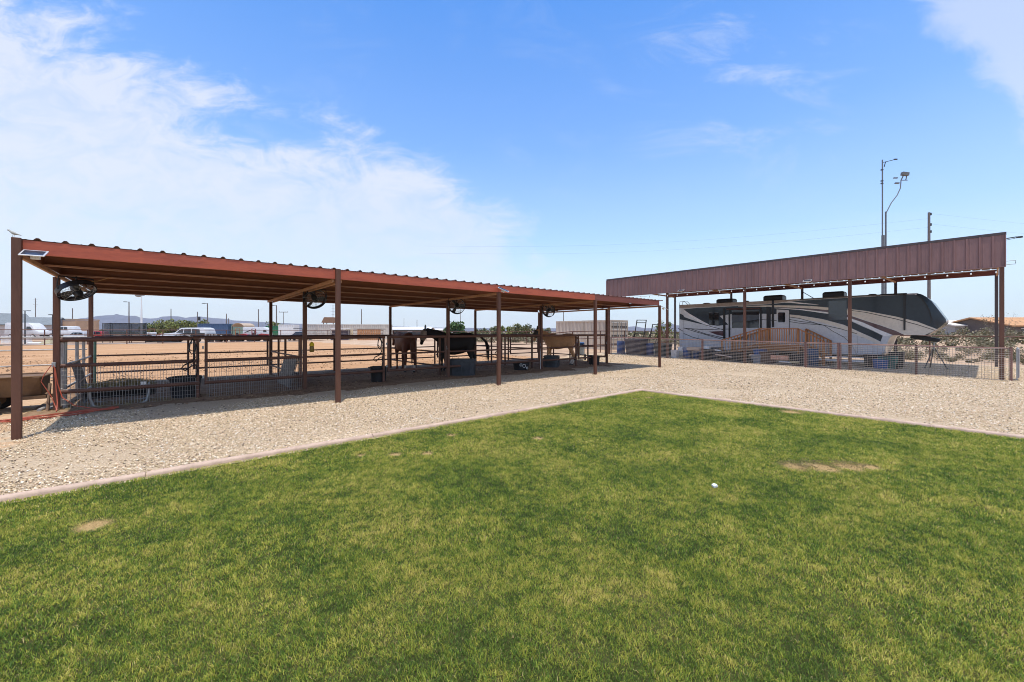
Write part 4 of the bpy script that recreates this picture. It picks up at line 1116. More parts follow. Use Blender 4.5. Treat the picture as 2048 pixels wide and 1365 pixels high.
def horse(label, loc, rz, coat, sock, muzzle, poll=(1.16, 1.70), nose=(1.28, 1.16), turn=0.0, steps=(0, 0, 0, 0), socks=(0, 0, 0, 0), mane_c=None, mask=None, ears_c=None, scale=1.0, tail_swish=0.0, tail_c=None, girth=1.0):
    t = thing('horse', label, 'horse', loc, rz, 'horses in the stalls'); t.scale = (scale,) * 3
    b = MB()
    path_loft(b, [((-.83, 0, 1.20), .05, .08), ((-.77, 0, 1.21), .19, .22), ((-.62, 0, 1.215), .27, .325), ((-.42, 0, 1.21 - (girth - 1) * .3), .29, .345 * (1 + (girth - 1) * .8)), ((-.2, 0, 1.15 - (girth - 1) * .32), .285, .35 * girth), ((.05, 0, 1.115 - (girth - 1) * .34), .285, .365 * girth), ((.28, 0, 1.14 - (girth - 1) * .34), .265, .385 * girth), ((.47, 0, 1.17), .235, .37), ((.62, 0, 1.165), .18, .27), ((.71, 0, 1.15), .06, .12)], 16)
    px, pz = poll; ty = turn
    path_loft(b, [((.40, 0, 1.24), .16, .29), ((.58, ty * .06, 1.34), .125, .245), ((.78, ty * .2, 1.34 + (pz - 1.34) * .42), .095, .20), ((px - .12, ty * .7, pz - .10), .075, .155), ((px, ty, pz - .02), .065, .115), ((px + .05, ty * 1.05, pz - .02), .05, .09)])
    nx, nz = nose; hv = Vector((nx - px, ty * .25, nz - pz)); P0 = Vector((px, ty, pz)); fwdv = Vector((.12, 0, 0))
    path_loft(b, [(P0 - hv * .08, .05, .07), (P0 + hv * .10, .085, .115), (P0 + hv * .32, .092, .135), (P0 + hv * .55, .072, .105), (P0 + hv * .80, .055, .075), (P0 + hv * .95, .058, .072), (P0 + hv * 1.03, .03, .04)])
    cfg = [(.46, .145, 1, 0), (.46, -.145, 1, 1), (-.60, .15, 0, 2), (-.60, -.15, 0, 3)]
    for x, y, fr, i in cfg:
        s = steps[i]
        if fr: L = [((x, y * .9, 1.08), .11, .17), ((x + .01 + s * .3, y, .86), .085, .11), ((x + .02 + s * .55, y, .66), .058, .07), ((x + .03 + s * .8, y, .50), .056, .062), ((x + .01 + s * .9, y, .40), .040, .045), ((x + .01 + s, y, .24), .034, .040), ((x + .01 + s, y, .14), .045, .048), ((x + .04 + s, y, .08), .042, .045), ((x + .06 + s, y, .03), .058, .062), ((x + .06 + s, y, 0), .062, .068)]
        else: L = [((x + .02, y * .85, 1.14), .14, .25), ((x + .03 + s * .2, y, .92), .11, .18), ((x - .01 + s * .4, y, .72), .075, .10), ((x - .10 + s * .7, y, .55), .052, .075), ((x - .11 + s * .8, y, .47), .044, .060), ((x - .08 + s * .9, y, .30), .037, .044), ((x - .06 + s, y, .15), .047, .050), ((x - .03 + s, y, .08), .044, .046), ((x - .01 + s, y, .03), .060, .064), ((x - .01 + s, y, 0), .064, .070)]
        path_loft(b, L, 10)
    def pick(c):
        if c.z < .055: return 1
        if c.z < .38:
            i = (0 if c.y > 0 else 1) if c.x > -.05 else (2 if c.y > 0 else 3)
            if socks[i] and c.z < socks[i]: return 2
        q = (c - P0).dot(hv) / hv.length_squared
        if q > .86 and c.x > .75 and c.z < pz - .15: return 3
        return 0
    remeshed(b, 'body', [coat, mat('hoof', (.05, .04, .035), .6), sock, muzzle], t, pick=pick)
    for s in (-1, 1):
        e = MB(); q = P0 + Vector((-.02, s * .055, .06))
        e.loft([[q + Vector((.03 * w * math.cos(2 * PI * j / 8), s * (.01 + .1 * h) + .02 * w * math.sin(2 * PI * j / 8), h)) for j in range(8)] for h, w in ((-.03, .9), (.03, 1.1), (.09, .9), (.14, .45), (.165, .08))])
        e.build('ear', ears_c or coat, t, smooth=60)
        e = MB(); q = P0 + hv * .30 + Vector((.035, s * .082, .03)); e.ball(q, .022, 8, 5); e.build('eye', dark_glass, t, smooth=60)
    # mane: short locks down the neck crest
    mn = MB(); mr = random.Random(3)
    for i in range(46):
        f = i / 45; x = .42 + (px - .10 - .42) * f; zc = 1.49 + (pz + .08 - 1.49) * f; y0 = ty * max(0, f - .1)
        sd = -1; L = .16 + .10 * mr.random()
        mn.tube([(x, y0, zc), (x + .01, y0 + sd * .06, zc - .02), (x + mr.uniform(-.03, .03), y0 + sd * .11, zc - L)], [.018, .02, .004], 5)
    mn.build('mane', mane_c or coat, t, smooth=70)
    tl = MB()
    for i in range(34):
        a = mr.uniform(0, 2 * PI); q = .035 * math.sqrt(mr.random()); L = mr.uniform(.62, .95); k = mr.uniform(.5, 1.6)
        ox, oy = q * math.cos(a), q * math.sin(a); sw = tail_swish
        tl.tube([(-.80 + ox * .4, oy * .4, 1.40 + ox * .2), (-.90 + ox * .7 - sw * .16, oy, 1.34), (-.97 + ox * k - sw * .34, oy * k, 1.15), (-.985 + ox * k * 1.5 - sw * .42, oy * k * 1.6, .95), (-.97 + ox * k * 1.6 - sw * .42, oy * k * 1.7, 1.28 - L)], [.020, .022, .020, .016, .003], 5)
    tl.build('tail', tail_c or mane_c or coat, t, smooth=70)
    if mask:
        mk = MB()
        path_loft(mk, [(P0 + hv * .02, .095, .128), (P0 + hv * .14, .104, .138), (P0 + hv * .34, .110, .152), (P0 + hv * .55, .090, .124), (P0 + hv * .70, .076, .102)], 16)
        mk.build('fly_mask', mask, t, smooth=60)
    return t
bay_dark = mat('black_bay_coat', (0.010, 0.007, 0.006), 0.6, 0, .3, 2)
chest_c = mat('chestnut_coat', (0.115, 0.034, 0.017), 0.65, 0, .3, 2, c2=(.075, .024, .014))
pal_c = mat('palomino_coat', (0.60, 0.33, 0.165), 0.5, 0, .2, 2, c2=(.48, .25, .12))
flax = mat('flaxen_hair', (0.50, 0.38, 0.24), 0.6); sock_w = mat('white_sock', (0.62, 0.56, 0.50), 0.7)
blk_hair = mat('black_hair', (.012, .010, .010), .5); chest_hair = mat('chestnut_hair', (.11, .045, .025), .55)
mask_g = mat('grey_brown_mesh', (.30, .235, .19), .8); ear_g = mat('teal_grey_mesh', (.18, .22, .235), .8); mask_d = mat('dark_mesh', (.055, .05, .045), .8)
yaw_l = math.atan2(-RT[1], -RT[0])      # facing the left of the view
h1 = at(808, 17.15); h2 = at(911, 17.1); h3 = at(1118, 20.5)
horse('chestnut horse with white hind socks seen from behind in the second stall', (h1.x, h1.y, .03), R(83), chest_c, sock_w, chest_c, poll=(1.16, 1.44), nose=(1.42, 1.0), steps=(-.05, .12, .06, -.12), socks=(0, 0, .27, .27), mane_c=chest_hair, scale=1.06, tail_c=chest_hair)
horse('black horse in a grey fly mask standing side on, facing left', (h2.x, h2.y, .03), yaw_l + R(4), bay_dark, bay_dark, bay_dark, poll=(1.20, 1.62), nose=(1.34, 1.06), mane_c=blk_hair, mask=mask_g, ears_c=ear_g, scale=1.07, steps=(.05, -.05, .10, -.06), tail_swish=.75, girth=1.16)
horse('palomino horse with pale legs and dark fly mask facing left', (h3.x, h3.y, .03), yaw_l - R(14), pal_c, sock_w, pal_c, poll=(1.10, 1.70), nose=(1.25, 1.18), mane_c=flax, mask=mask_d, ears_c=mask_d, scale=1.03, socks=(.0, .0, .38, .38), steps=(.06, -.04, -.04, .08), tail_c=flax, girth=1.0)

# ------------------------------------------------------------------ tubs, feeders, stall clutter
def round_tub(label, loc, r, h, m, name='tub', cat='tub', group=None, taper=.86):
    t = thing(name, label, cat, (*loc[:2], .028), 0, group)
    b = MB(); b.lathe([(.001, 0), (r * taper, 0), (r * .985, h - .03), (r * 1.04, h - .03), (r * 1.04, h), (r * .965, h), (r * taper * .96, .02), (.001, .02)], n=26); b.build('shell', m, t, smooth=40)
    for s in (-1, 1):
        b = MB(); b.tube([(s * r * .98, -.09, h - .06), (s * (r + .05), -.07, h - .01), (s * (r + .05), .07, h - .01), (s * r * .98, .09, h - .06)], .012, 6); b.build('handle', m, t, smooth=60)
    return t
def stock_tank(label, loc, rz, L, W, h, m):
    t = thing('stock_tank', label, 'water tank', (*loc[:2], .028), rz)
    def rr(l, w, z, n=24): return [Vector(((l / 2) * (abs(math.cos(a)) ** .45) * math.copysign(1, math.cos(a)), (w / 2) * (abs(math.sin(a)) ** .45) * math.copysign(1, math.sin(a)), z)) for a in [2 * PI * j / n for j in range(n)]]
    b = MB(); b.loft([rr(L * .92, W * .88, 0), rr(L * .95, W * .92, h * .45), rr(L * .965, W * .94, h * .47), rr(L * .97, W * .95, h * .90), rr(L * 1.02, W * 1.02, h * .92), rr(L * 1.02, W * 1.02, h), rr(L * .95, W * .92, h), rr(L * .90, W * .86, .05)]); b.build('shell', m, t, smooth=35)
    b = MB()
    for q in (-.32, 0, .32):
        for s in (-1, 1): b.box((q * L, s * W * .475, h * .46), (.05, .03, h * .80))
    b.build('rib', m, t, bevel=.008)
    b = MB(); b.loft([rr(L * .93, W * .9, h * .80), rr(L * .93, W * .9, h * .81)]); b.build('water', dark_glass, t)
    return t
q = at(925, 15.6); stock_tank('large dark grey stock tank in front of the black horse', q, yaw_l, 1.05, .70, .62, grey_rub)
q = at(1103, 19.3); stock_tank('grey stock tank in front of the palomino horse', q, R(40), 1.10, .75, .52, grey_rub)
q = at(757, 13.6); round_tub('black upright tub at the left of the chestnut horse', q, .27, .50, black_rub)
q = at(1188, 20.6); round_tub('round black tub at the right end of the stalls', q, .30, .45, black_rub)
q = at(371, 10.4); round_tub('black tub behind wire mesh beside the hay feeder', q, .33, .52, black_rub)
q = at(1042, 17.7)
pn = round_tub('low black pan with white rings near the middle front post', q, .36, .33, black_rub, 'feed_pan', 'feed pan')
b = MB()
for a, r_, z in ((250, .07, .20), (275, .05, .10), (228, .05, .24)):
    c = Vector((.365 * math.cos(R(a)), .365 * math.sin(R(a)), z)); u = Vector((-math.sin(R(a)), math.cos(R(a)), 0))
    b.tube([c + u * (r_ * math.cos(2 * PI * j / 14)) + Vector((0, 0, r_ * math.sin(2 * PI * j / 14))) for j in range(14)], .012, 5, closed=True)
b.build('ring', white_pl, pn)
# hay feeder: long dark trough on bent pipe skids
fa = at(168, 9.05); fb = at(312, 9.83); ln = (fb - fa).length; rzf = math.atan2(fb.y - fa.y, fb.x - fa.x)
fd = thing('hay_feeder', 'long dark trough of hay on bent grey pipe skids behind the wire mesh', 'feeder', (fa.x, fa.y + .14, -.04), rzf)
b = MB(); b.loft([[Vector((x, .30 * math.cos(a) * k, .46 + .26 * math.sin(a) * k)) for a in [PI + PI * j / 10 for j in range(11)]] + [Vector((x, .27 * math.cos(a) * k, .47 + .23 * math.sin(a) * k)) for a in [2 * PI - PI * j / 10 for j in range(11)]] for x, k in ((0, .9), (.04, 1), (ln - .04, 1), (ln, .9))])
b.build('trough', black_rub, fd, smooth=40)
for s in (-.33, .33):
    b = MB(); b.tube([(.10, s, .50), (.12, s, .25), (.16, s, .08), (.28, s, .035), (ln * .5, s, .03), (ln - .30, s, .04), (ln - .16, s, .10), (ln - .12, s, .3), (ln - .12, s, .50)], .028, 8); b.build('skid', galv, fd, smooth=60)
for q_ in (.12, ln - .12):
    b = MB(); b.tube([(q_, -.33, .50), (q_, .33, .50)], .026, 8); b.build('cross_pipe', galv, fd, smooth=60)
b = MB(); b.box((ln - .22, -.34, .52), (.10, .02, .08)); b.build('label_tag', white_pl, fd)
hy = MB(); hr = random.Random(9)
for i in range(900):
    x = hr.uniform(.05, ln - .08); y = hr.uniform(-.25, .25); hgt = .06 * math.exp(-((x - .35) / .35) ** 2) + .10 * math.exp(-((x - ln * .62) / .4) ** 2) + .03
    z = .47 + hr.random() * hgt; a = hr.uniform(0, 2 * PI); L = hr.uniform(.05, .16)
    hy.tube([(x, y, z), (x + L * math.cos(a), y + L * math.sin(a), z + hr.uniform(-.03, .05))], .004, 3)
for i in range(7):
    x = ln * (i + .5) / 7; hgt = .05 * math.exp(-((x - .35) / .35) ** 2) + .08 * math.exp(-((x - ln * .62) / .4) ** 2) + .02
    hy.ball((x, 0, .45), .24, 10, 6, (ln / 7 / .40, 1.0, (.02 + hgt) / .24))
o = hy.build('hay', hay_m); o.location = fd.location; o.rotation_euler = fd.rotation_euler
tag(o, 'loose dry hay heaped along the top of the long dark feeder', 'hay')
sp = MB(); sr = random.Random(4)
for i in range(420):
    x = sr.gauss(ln * .45, .9); y = sr.gauss(-.25, .35); a = sr.uniform(0, PI); L = sr.uniform(.04, .13)
    sp.tube([(x, y, .025 + sr.random() * .02), (x + L * math.cos(a), y + L * math.sin(a), .028 + sr.random() * .02)], .003, 3)
o = sp.build('spilled_hay', hay_m); o.location = (fd.location.x, fd.location.y, 0.012); o.rotation_euler = fd.rotation_euler
tag(o, 'thin scatter of spilled hay on the dirt under the long feeder', 'spilled hay', kind='stuff')
# stacked wire panels leaning inside the divider of the feeder stall
q = at(578, 12.6)
wp = thing('pen_section', 'grey slatted metal panel leaning against the divider by the yellow fly trap', 'panel', (PX_[1] - .30, 13.3, .03), R(90))
b = MB()
for i in range(15): b.bar((i * .12, 0, .02), (i * .12, -.22, .86), .018)
b.bar((0, 0, .03), (1.70, 0, .03), .03); b.bar((0, -.22, .86), (1.70, -.22, .86), .03); b.build('bars', mat('dull_bars', (.13, .13, .135), .5, .3), wp)
b = MB(); b.prism([(0.02, .025, .04), (1.68, .025, .04), (1.68, -.19, .84), (.02, -.19, .84)], (0, .012, .003)); b.build('backing', mat('grey_sheet', (.055, .055, .06), .6), wp)
wp = thing('pen_section', 'dark slatted metal panel leaning at the left end behind the hay feeder', 'panel', (PX_[0] + .34, 13.5, .03), R(92))
b = MB()
for i in range(14): b.bar((i * .12, 0, .02), (i * .12, .20, .95), .02)
b.bar((0, 0, .03), (1.58, 0, .03), .03); b.bar((0, .20, .95), (1.58, .20, .95), .03); b.bar((0, .1, .5), (1.58, .1, .5), .03); b.build('bars', mat('dull_bars', (.13, .13, .135), .5, .3), wp)
b = MB(); b.prism([(0.6, .03, .04), (1.5, .03, .04), (1.5, .2, .90), (.6, .2, .90)], (0, .012, .003)); b.build('backing', mat('dark_sheet', (.05, .05, .055), .6), wp)
# loose poles standing at the left end
for (x, y, hgt, r_, m, lb) in ((PX_[0] + .10, 13.02, 1.48, .032, galv, 'grey galvanised pole standing beside the left end post'),
                               (PX_[0] + .28, 15.9, 1.5, .030, mat('green_pole', (.13, .25, .17), .5), 'green painted pole standing at the back of the left stall')):
    b = MB(); b.tube([(0, 0, -.05), (.01, .0, hgt)], r_, 10); b.tube([(.0, 0, hgt * .62), (.012, 0, hgt * .64)], r_ * 1.25, 10)
    tag(b.build('pole', m, loc=(x, y, .03), smooth=60), lb, 'pole')
# halters and lead ropes on the gates
def halter(label, x, z=1.50, s=1.0):
    t = thing('halter', label, 'halter', (x, YM - .06, z), 0, 'black halters hanging on the stall gates')
    b = MB()
    b.tube([(0, 0, .02), (-.05, -.02, -.10), (-.07, -.03, -.26), (-.02, -.04, -.36), (.05, -.03, -.30), (.06, -.02, -.14), (.01, 0, .02)], .016, 6)
    b.tube([(-.07, -.03, -.24), (-.01, -.06, -.28), (.06, -.03, -.24)], .012, 6)
    b.build('headstall', black_pl, t)
    b = MB(); b.tube([(.02, -.03, -.30), (.05, -.05, -.45), (-.02, -.04, -.56), (-.16, -.04, -.62), (-.22, -.05, -.70), (-.14, -.06, -.76), (-.03, -.05, -.66), (.06, -.05, -.62), (.09, -.05, -.78), (.06, -.05, -.95)], .017, 6); b.tube([(.0, -.03, .03), (.10, -.04, -.2), (.12, -.05, -.45), (.08, -.05, -.62)], .012, 6)
    b.build('lead_rope', mat('black_rope', (.016, .015, .016), .8, 0, .3, 40), t)
    b = MB()
    for c in ((-.06, -.045, -.25), (.06, -.045, -.25), (.02, -.05, -.33)): b.tube([Vector(c) + Vector((.018 * math.cos(2 * PI * j / 8), 0, .018 * math.sin(2 * PI * j / 8))) for j in range(8)], .004, 4, closed=True)
    b.build('buckle', chrome, t)
halter('black halter and lead rope hanging right of the hay feeder', PX_[0] + 2.28)
halter('black halter and lead rope hanging left of the chestnut horse', PX_[1] + 2.22)
halter('black halter hanging behind the middle front post', PX_[2] + 2.34)
# fly trap
ft = thing('fly_trap', 'yellow topped fly trap hanging on the post between the first two stalls', 'fly trap', (PX_[1] + .18, YM - .03, 1.10))
b = MB(); b.lathe([(.001, 0), (.055, .005), (.062, .03), (.062, .15), (.05, .18)], n=14); b.build('bag', mat('amber_bag', (.20, .13, .02), .3), ft, smooth=50)
b = MB(); b.lathe([(.05, .18), (.065, .185), (.066, .24), (.03, .29), (.001, .30)], n=14); b.build('cap', mat('yellow_cap', (.62, .46, .01), .4), ft, smooth=50)
b = MB(); b.tube([(0, 0, .29), (0, .01, .42)], .004, 4); b.build('string', white_pl, ft)
# red hose draped down the left post and heaped on the ground
b = MB(); hr = random.Random(12); x0, y0 = PX_[0], YM - .09
b.tube([(x0 - .05, y0, 1.02), (x0 - .01, y0 - .02, .92), (x0 + .03, y0 - .03, .6), (x0 + .10, y0 - .06, .3), (x0 + .30, y0 - .2, .12), (x0 + .65, y0 - .45, .045), (x0 + .9, y0 - .7, .04)], .010, 6)
b.tube([(x0 - .06, y0, 1.0), (x0 - .16, y0 - .02, .80), (x0 - .20, y0 - .03, .66), (x0 - .06, y0 - .06, .35), (x0 + .02, y0 - .10, .08), (x0 + .05, y0 - .3, .045)], .008, 6)
b.tube([(x0 - .02, y0, .98), (x0 + .01, y0 - .04, .5), (x0 + .03, y0 - .05, .2), (x0 + .04, y0 - .2, .05)], .010, 6)
for i in range(9):
    p_ = []
    for k in range(9):
        f = k / 8; p_.append((x0 + .95 - 1.75 * f + hr.uniform(-.05, .05), y0 - .55 - .22 * math.sin(f * PI) * (1 if i % 2 else -.4) - .55 * f + hr.uniform(-.06, .06) - .02 * i, .04 + hr.uniform(0, .035)))
    b.tube(p_, .009, 6)
b.tube([(x0 - .9, y0 - 1.1, .04), (x0 - 1.25, y0 - 1.25, .035), (x0 - 1.0, y0 - 1.7, .035), (x0 - .7, y0 - 2.1, .035), (x0 - .75, y0 - 2.5, .03), (x0 - 1.0, y0 - 2.8, .03)], .011, 6)
tag(b.build('rubber_hose', red_cord, smooth=60), 'tangled red hose draped down the left post and heaped on the ground', 'hose')
b = MB(); b.box((0, 0, 0), (.06, .05, .10)); tag(b.build('outlet_box', galv, loc=(PX_[0] - .03, YM - .08, 1.0), bevel=.006), 'small grey electric box on the left stall post', 'electric box')
# pipes on the ground and a leaning board
for i, (dx, dy, a) in enumerate(((0, 0, 0.0), (.13, .05, .03))):
    b = MB(); b.tube([(0, 0, .05), (.08, .92, .06)], .036, 12)
    b.tube([(-.001, -.006, .05), (.001, .01, .0505)], .029, 12)
    q = at(78, 8.45); tag(b.build('loose_pipe', galv_dull, loc=(q.x + dx, q.y + dy, 0.0), smooth=50), ('loose grey pipe on the dirt beside the brown wagon', 'second loose grey pipe, on the hose side of its pair')[i], 'pipe', 'loose grey pipes on the ground')
q = at(95, 8.5)
b = MB(); b.bar((0, 0, 0), (.02, .10, .58), .11, .035); tag(b.build('leaning_board', old_wood, loc=(q.x, q.y, .02)), 'short weathered board standing on end beside the brown wagon', 'board')
# brown spreader wagon
wg = thing('spreader_wagon', 'old brown metal spreader wagon left of the shelter', 'wagon', (-4.75, 13.05, 0))
wm = mat('brown_wagon_steel', (0.155, 0.088, 0.042), 0.65, 0, .3, 2.5, c2=(.085, .045, .028), bmp=.2)
b = MB(); L = 2.70
b.loft([[Vector((x, y, z)) for y, z in ((0.12 + i_, .33), (-.02 + i_ * .3, .74), (1.02 - i_ * .3, .74), (.88 - i_, .33))] for x, i_ in ((0, .05), (.12, 0), (L - .18, 0), (L, .06))])
b.build('box', wm, wg, bevel=.02)
b = MB(); b.tube([(.03, -.03, .75), (L - .22, -.03, .75), (L + .02, .06, .735), (L + .02, .94, .735), (L - .22, 1.03, .75), (.03, 1.03, .75)], .022, 8, closed=True); b.build('rim', wm, wg, smooth=60)
b = MB()
for x in (.4, L - .35): b.box((x, .5, .29), (.10, 1.0, .08))
b.bar((L - .2, .5, .30), (L + .25, .5, .26), .08); b.box((L - .1, .10, .30), (.34, .12, .07)); b.build('frame', wm, wg)
for x in (.55, 1.95):
    for y in (-.02, 1.02):
        b = MB(); b.lathe([(.05, -.08), (.19, -.09), (.215, -.06), (.215, .06), (.19, .09), (.05, .08)], (x, y, .215), 20, Matrix.Rotation(R(90), 3, 'X')); w = b.build('wheel', tyre, wg, smooth=50)
        b = MB(); b.lathe([(.01, -.085), (.11, -.088), (.11, .088), (.01, .085)], (x, y, .215), 14, Matrix.Rotation(R(90), 3, 'X')); b.build('hub', wm, w)
# white measuring rod against the palomino post
b = MB(); b.tube([(0, 0, 0), (.02, .02, .80)], .012, 8); b.tube([(.02, .02, .80), (.02, .02, .88), (.05, .03, .92), (.08, .03, .86)], .006, 5)
q = at(1081, 18.0); tag(b.build('white_rod', white_pl, loc=(q.x, q.y, .03), smooth=60), 'thin white rod with hook standing beside the grey tank post', 'rod')
# grey walker / machine parts beyond the palomino stall
q = at(1160, 23.6)
mw = thing('water_pump_cart', 'grey cart with blue lid behind the palomino horse', 'cart', (q.x, q.y, 0.02), R(40))
b = MB(); b.box((0, 0, .62), (.55, .45, .62)); b.build('tank', mat('grey_cart', (.34, .36, .36), .5, 0, .3, 4), mw, bevel=.05)
b = MB(); b.box((0, 0, 1.0), (.60, .50, .12)); b.build('lid', blue_pl, mw, bevel=.03)
b = MB(); b.tube([(.3, -.25, .1), (.55, -.25, .55), (.7, -.25, .95)], .02, 6); b.tube([(.3, .25, .1), (.55, .25, .55), (.7, .25, .95)], .02, 6); b.tube([(.7, -.25, .95), (.7, .25, .95)], .02, 6); b.build('handle', black_pl, mw)
for s in (-.3, .3):
    b = MB(); b.lathe([(.02, -.04), (.17, -.05), (.19, 0), (.17, .05), (.02, .04)], (.05, s, .19), 16, Matrix.Rotation(R(90), 3, 'X')); b.build('wheel', tyre, mw, smooth=50)
# ------------------------------------------------------------------ clutter in the carport yard
def yat(px, X):
    r = (px - CX) / F_PX; D = X / (RT[0] * r + FW[0]); return D * (FW[1] + RT[1] * r), D
GC = 'odds and ends stored behind the wire fence'
def barrel(px, X, m, label, r=.28, h=.86):
    y, D = yat(px, X); t = thing('barrel', label, 'barrel', (X, y, gz(X, y) + .02), 0, GC)
    b = MB(); b.lathe([(.001, 0), (r * .92, 0), (r * .97, .03), (r, h * .30), (r * 1.04, h * .32), (r, h * .34), (r, h * .64), (r * 1.04, h * .66), (r, h * .68), (r * .97, h - .03), (r * .9, h), (.001, h)], n=20); b.build('drum', m, t, smooth=40)
    b = MB(); b.lathe([(.03, h), (.03, h + .02), (.001, h + .02)], (r * .55, 0, 0), 8); b.build('cap', black_pl, t)
barrel(1242, 23.4, blue_pl, 'blue barrel left of the dark bin behind the wire fence'); barrel(1300, 23.6, blue_pl, 'blue barrel right of the dark bin behind the wire fence', .24, .75)
barrel(1375, 23.0, blue_pl, 'low blue barrel below the camper rear, left of the second one', .24, .55); barrel(1394, 23.1, blue_pl, 'low blue barrel below the camper rear, beside a pale board', .24, .52)
barrel(1623, 23.1, mat('dark_blue_plastic', (.018, .05, .11), .5), 'blue barrel behind the framed wire gate', .27, .80)
def crate(px, X, s, z, m, label, name='storage_bin', cat='bin', rz=0.0, lid=None):
    y, D = yat(px, X); t = thing(name, label, cat, (X, y, gz(X, y) + .015 + z), rz, GC)
    b = MB(); w, l, h = s
    b.loft([[Vector((sx * w / 2 * k, sy * l / 2 * k, q)) for sx, sy in ((-1, -1), (1, -1), (1, 1), (-1, 1))] for q, k in ((0, .88), (h * .86, .98), (h * .87, 1.02), (h, 1.02))]); b.build('shell', m, t, bevel=.012)
    b = MB(); b.box((0, 0, h + .022), (w * 1.05, l * 1.05, .04)); b.build('lid', lid or m, t, bevel=.01)
crate(1273, 23.2, (.9, 1.15, .98), 0, mat('dark_purple_bin', (.050, .040, .052), .6), 'large dark bin between the two tall blue barrels')
crate(1326, 23.6, (.8, .8, .75), 0, mat('dark_green_bin', (.03, .045, .04), .6), 'dark green bin behind the rightmost shelter post')
crate(1350, 22.7, (.34, .34, .42), 0, white_pl, 'white bucket-like bin just right of the left carport post', 'bucket', 'bucket')
crate(1425, 23.6, (.7, .9, .62), 0, grey_rub, 'grey bin under the camper rear corner'); crate(1470, 23.0, (.6, 1.2, .45), 0, black_pl, 'long black bin in front of the left stairs of the deck')
crate(1514, 22.8, (.4, .45, .38), .0, mat('mid_grey_bin', (.25, .26, .28), .5), 'mid grey bin just right of the carport post by the deck'); crate(1520, 22.9, (.4, .5, .25), .40, blue_pl, 'small blue bin stacked on the mid grey bin')
crate(1600, 23.0, (.5, .7, .5), 0, black_rub, 'black tote left of the framed wire gate'); crate(1536, 22.9, (.5, .6, .55), 0, mat('brown_tote', (.12, .07, .05), .6), 'brown tote beneath the deck floor')
crate(1752, 24.6, (.6, .8, .55), 0, black_rub, 'black tub-shaped bin under the camper front step'); crate(1776, 24.5, (.6, .6, .5), 0, mat('teal_bin', (.02, .13, .11), .5), 'teal bin beside the back carport post'); crate(1762, 24.2, (.4, .5, .36), 0, blue_pl, 'small blue bin in front of the teal bin'); crate(1794, 25.1, (.5, .5, .7), 0, black_pl, 'upright black box right of the teal bin')
def slab(px, X, z, s, m, label, name, cat, rot=(0, 0, 0)):
    y, D = yat(px, X); b = MB(); b.box((0, 0, 0), s, mat=Matrix.Rotation(rot[2], 3, 'Z') @ Matrix.Rotation(rot[1], 3, 'Y') @ Matrix.Rotation(rot[0], 3, 'X'))
    o = b.build(name, m, bevel=.006); o.location = (X, y, gz(X, y) + z); tag(o, label, cat, GC)
slab(1388, 22.75, .60, (.35, .70, .20), mat('cardboard', (.55, .42, .33), .8), 'pale cardboard box resting on the low blue barrels', 'cardboard_box', 'box')
slab(1362, 22.9, .55, (.25, .25, .22), white_pl, 'small white box behind the left carport post', 'white_box', 'box')
slab(1414, 23.1, .68, (.25, .30, .18), white_pl, 'small white box on the grey bin', 'white_box', 'box')
slab(1447, 22.7, .30, (.30, .80, .05), mat('peach_board', (.66, .50, .40), .7), 'peach coloured board lying on clutter left of the deck', 'board', 'board', (.15, .1, .2))
slab(1559, 22.6, .36, (.05, .75, .22), mat('pink_orange_mat', (.62, .33, .22), .8, 0, .4, 14), 'pink and orange patterned mat hanging below the deck', 'mat', 'mat')
slab(1569, 22.5, .17, (.20, .42, .05), white_pl, 'white strip lying below the patterned mat', 'white_strip', 'board')
slab(1589, 22.6, .18, (.25, .35, .10), mat('tan_box', (.5, .42, .25), .8), 'small tan box near the framed wire gate', 'small_box', 'box')
slab(1668, 24.7, .42, (.09, 2.9, .06), white_paint, 'upper long white beam on blocks under the camper', 'white_beam', 'beam'); slab(1690, 24.4, .27, (.09, 2.3, .07), white_paint, 'lower long white beam on blocks under the camper', 'white_beam', 'beam')
b = MB(); b.box((0, 0, .10), (.2, .2, .20)); b.box((0, -2.4, .10), (.2, .2, .2)); y, D = yat(1655, 24.5); o = b.build('support_blocks', black_rub, loc=(24.55, y, gz(24.5, y))); tag(o, 'pair of dark blocks holding up the white beams', 'blocks')
slab(1437, 22.8, .55, (.25, .32, .05), white_pl, 'white tray on top of clutter left of the deck', 'tray', 'tray', (.1, .2, 0))
def tyre_on(px, X, z, label):
    y, D = yat(px, X); b = MB(); b.lathe([(.17, -.09), (.29, -.10), (.33, -.06), (.33, .06), (.29, .10), (.17, .09), (.17, -.09)], n=20, cap=False); o = b.build('old_tire', tyre, smooth=50); o.location = (X, y, gz(X, y) + z); tag(o, label, 'tyre', GC)
tyre_on(1410, 22.8, .11, 'lower tyre of the stack by the camper rear'); tyre_on(1410, 22.8, .31, 'upper tyre of the stack by the camper rear'); tyre_on(1494, 22.7, .11, 'single tyre lying left of the carport post by the deck')
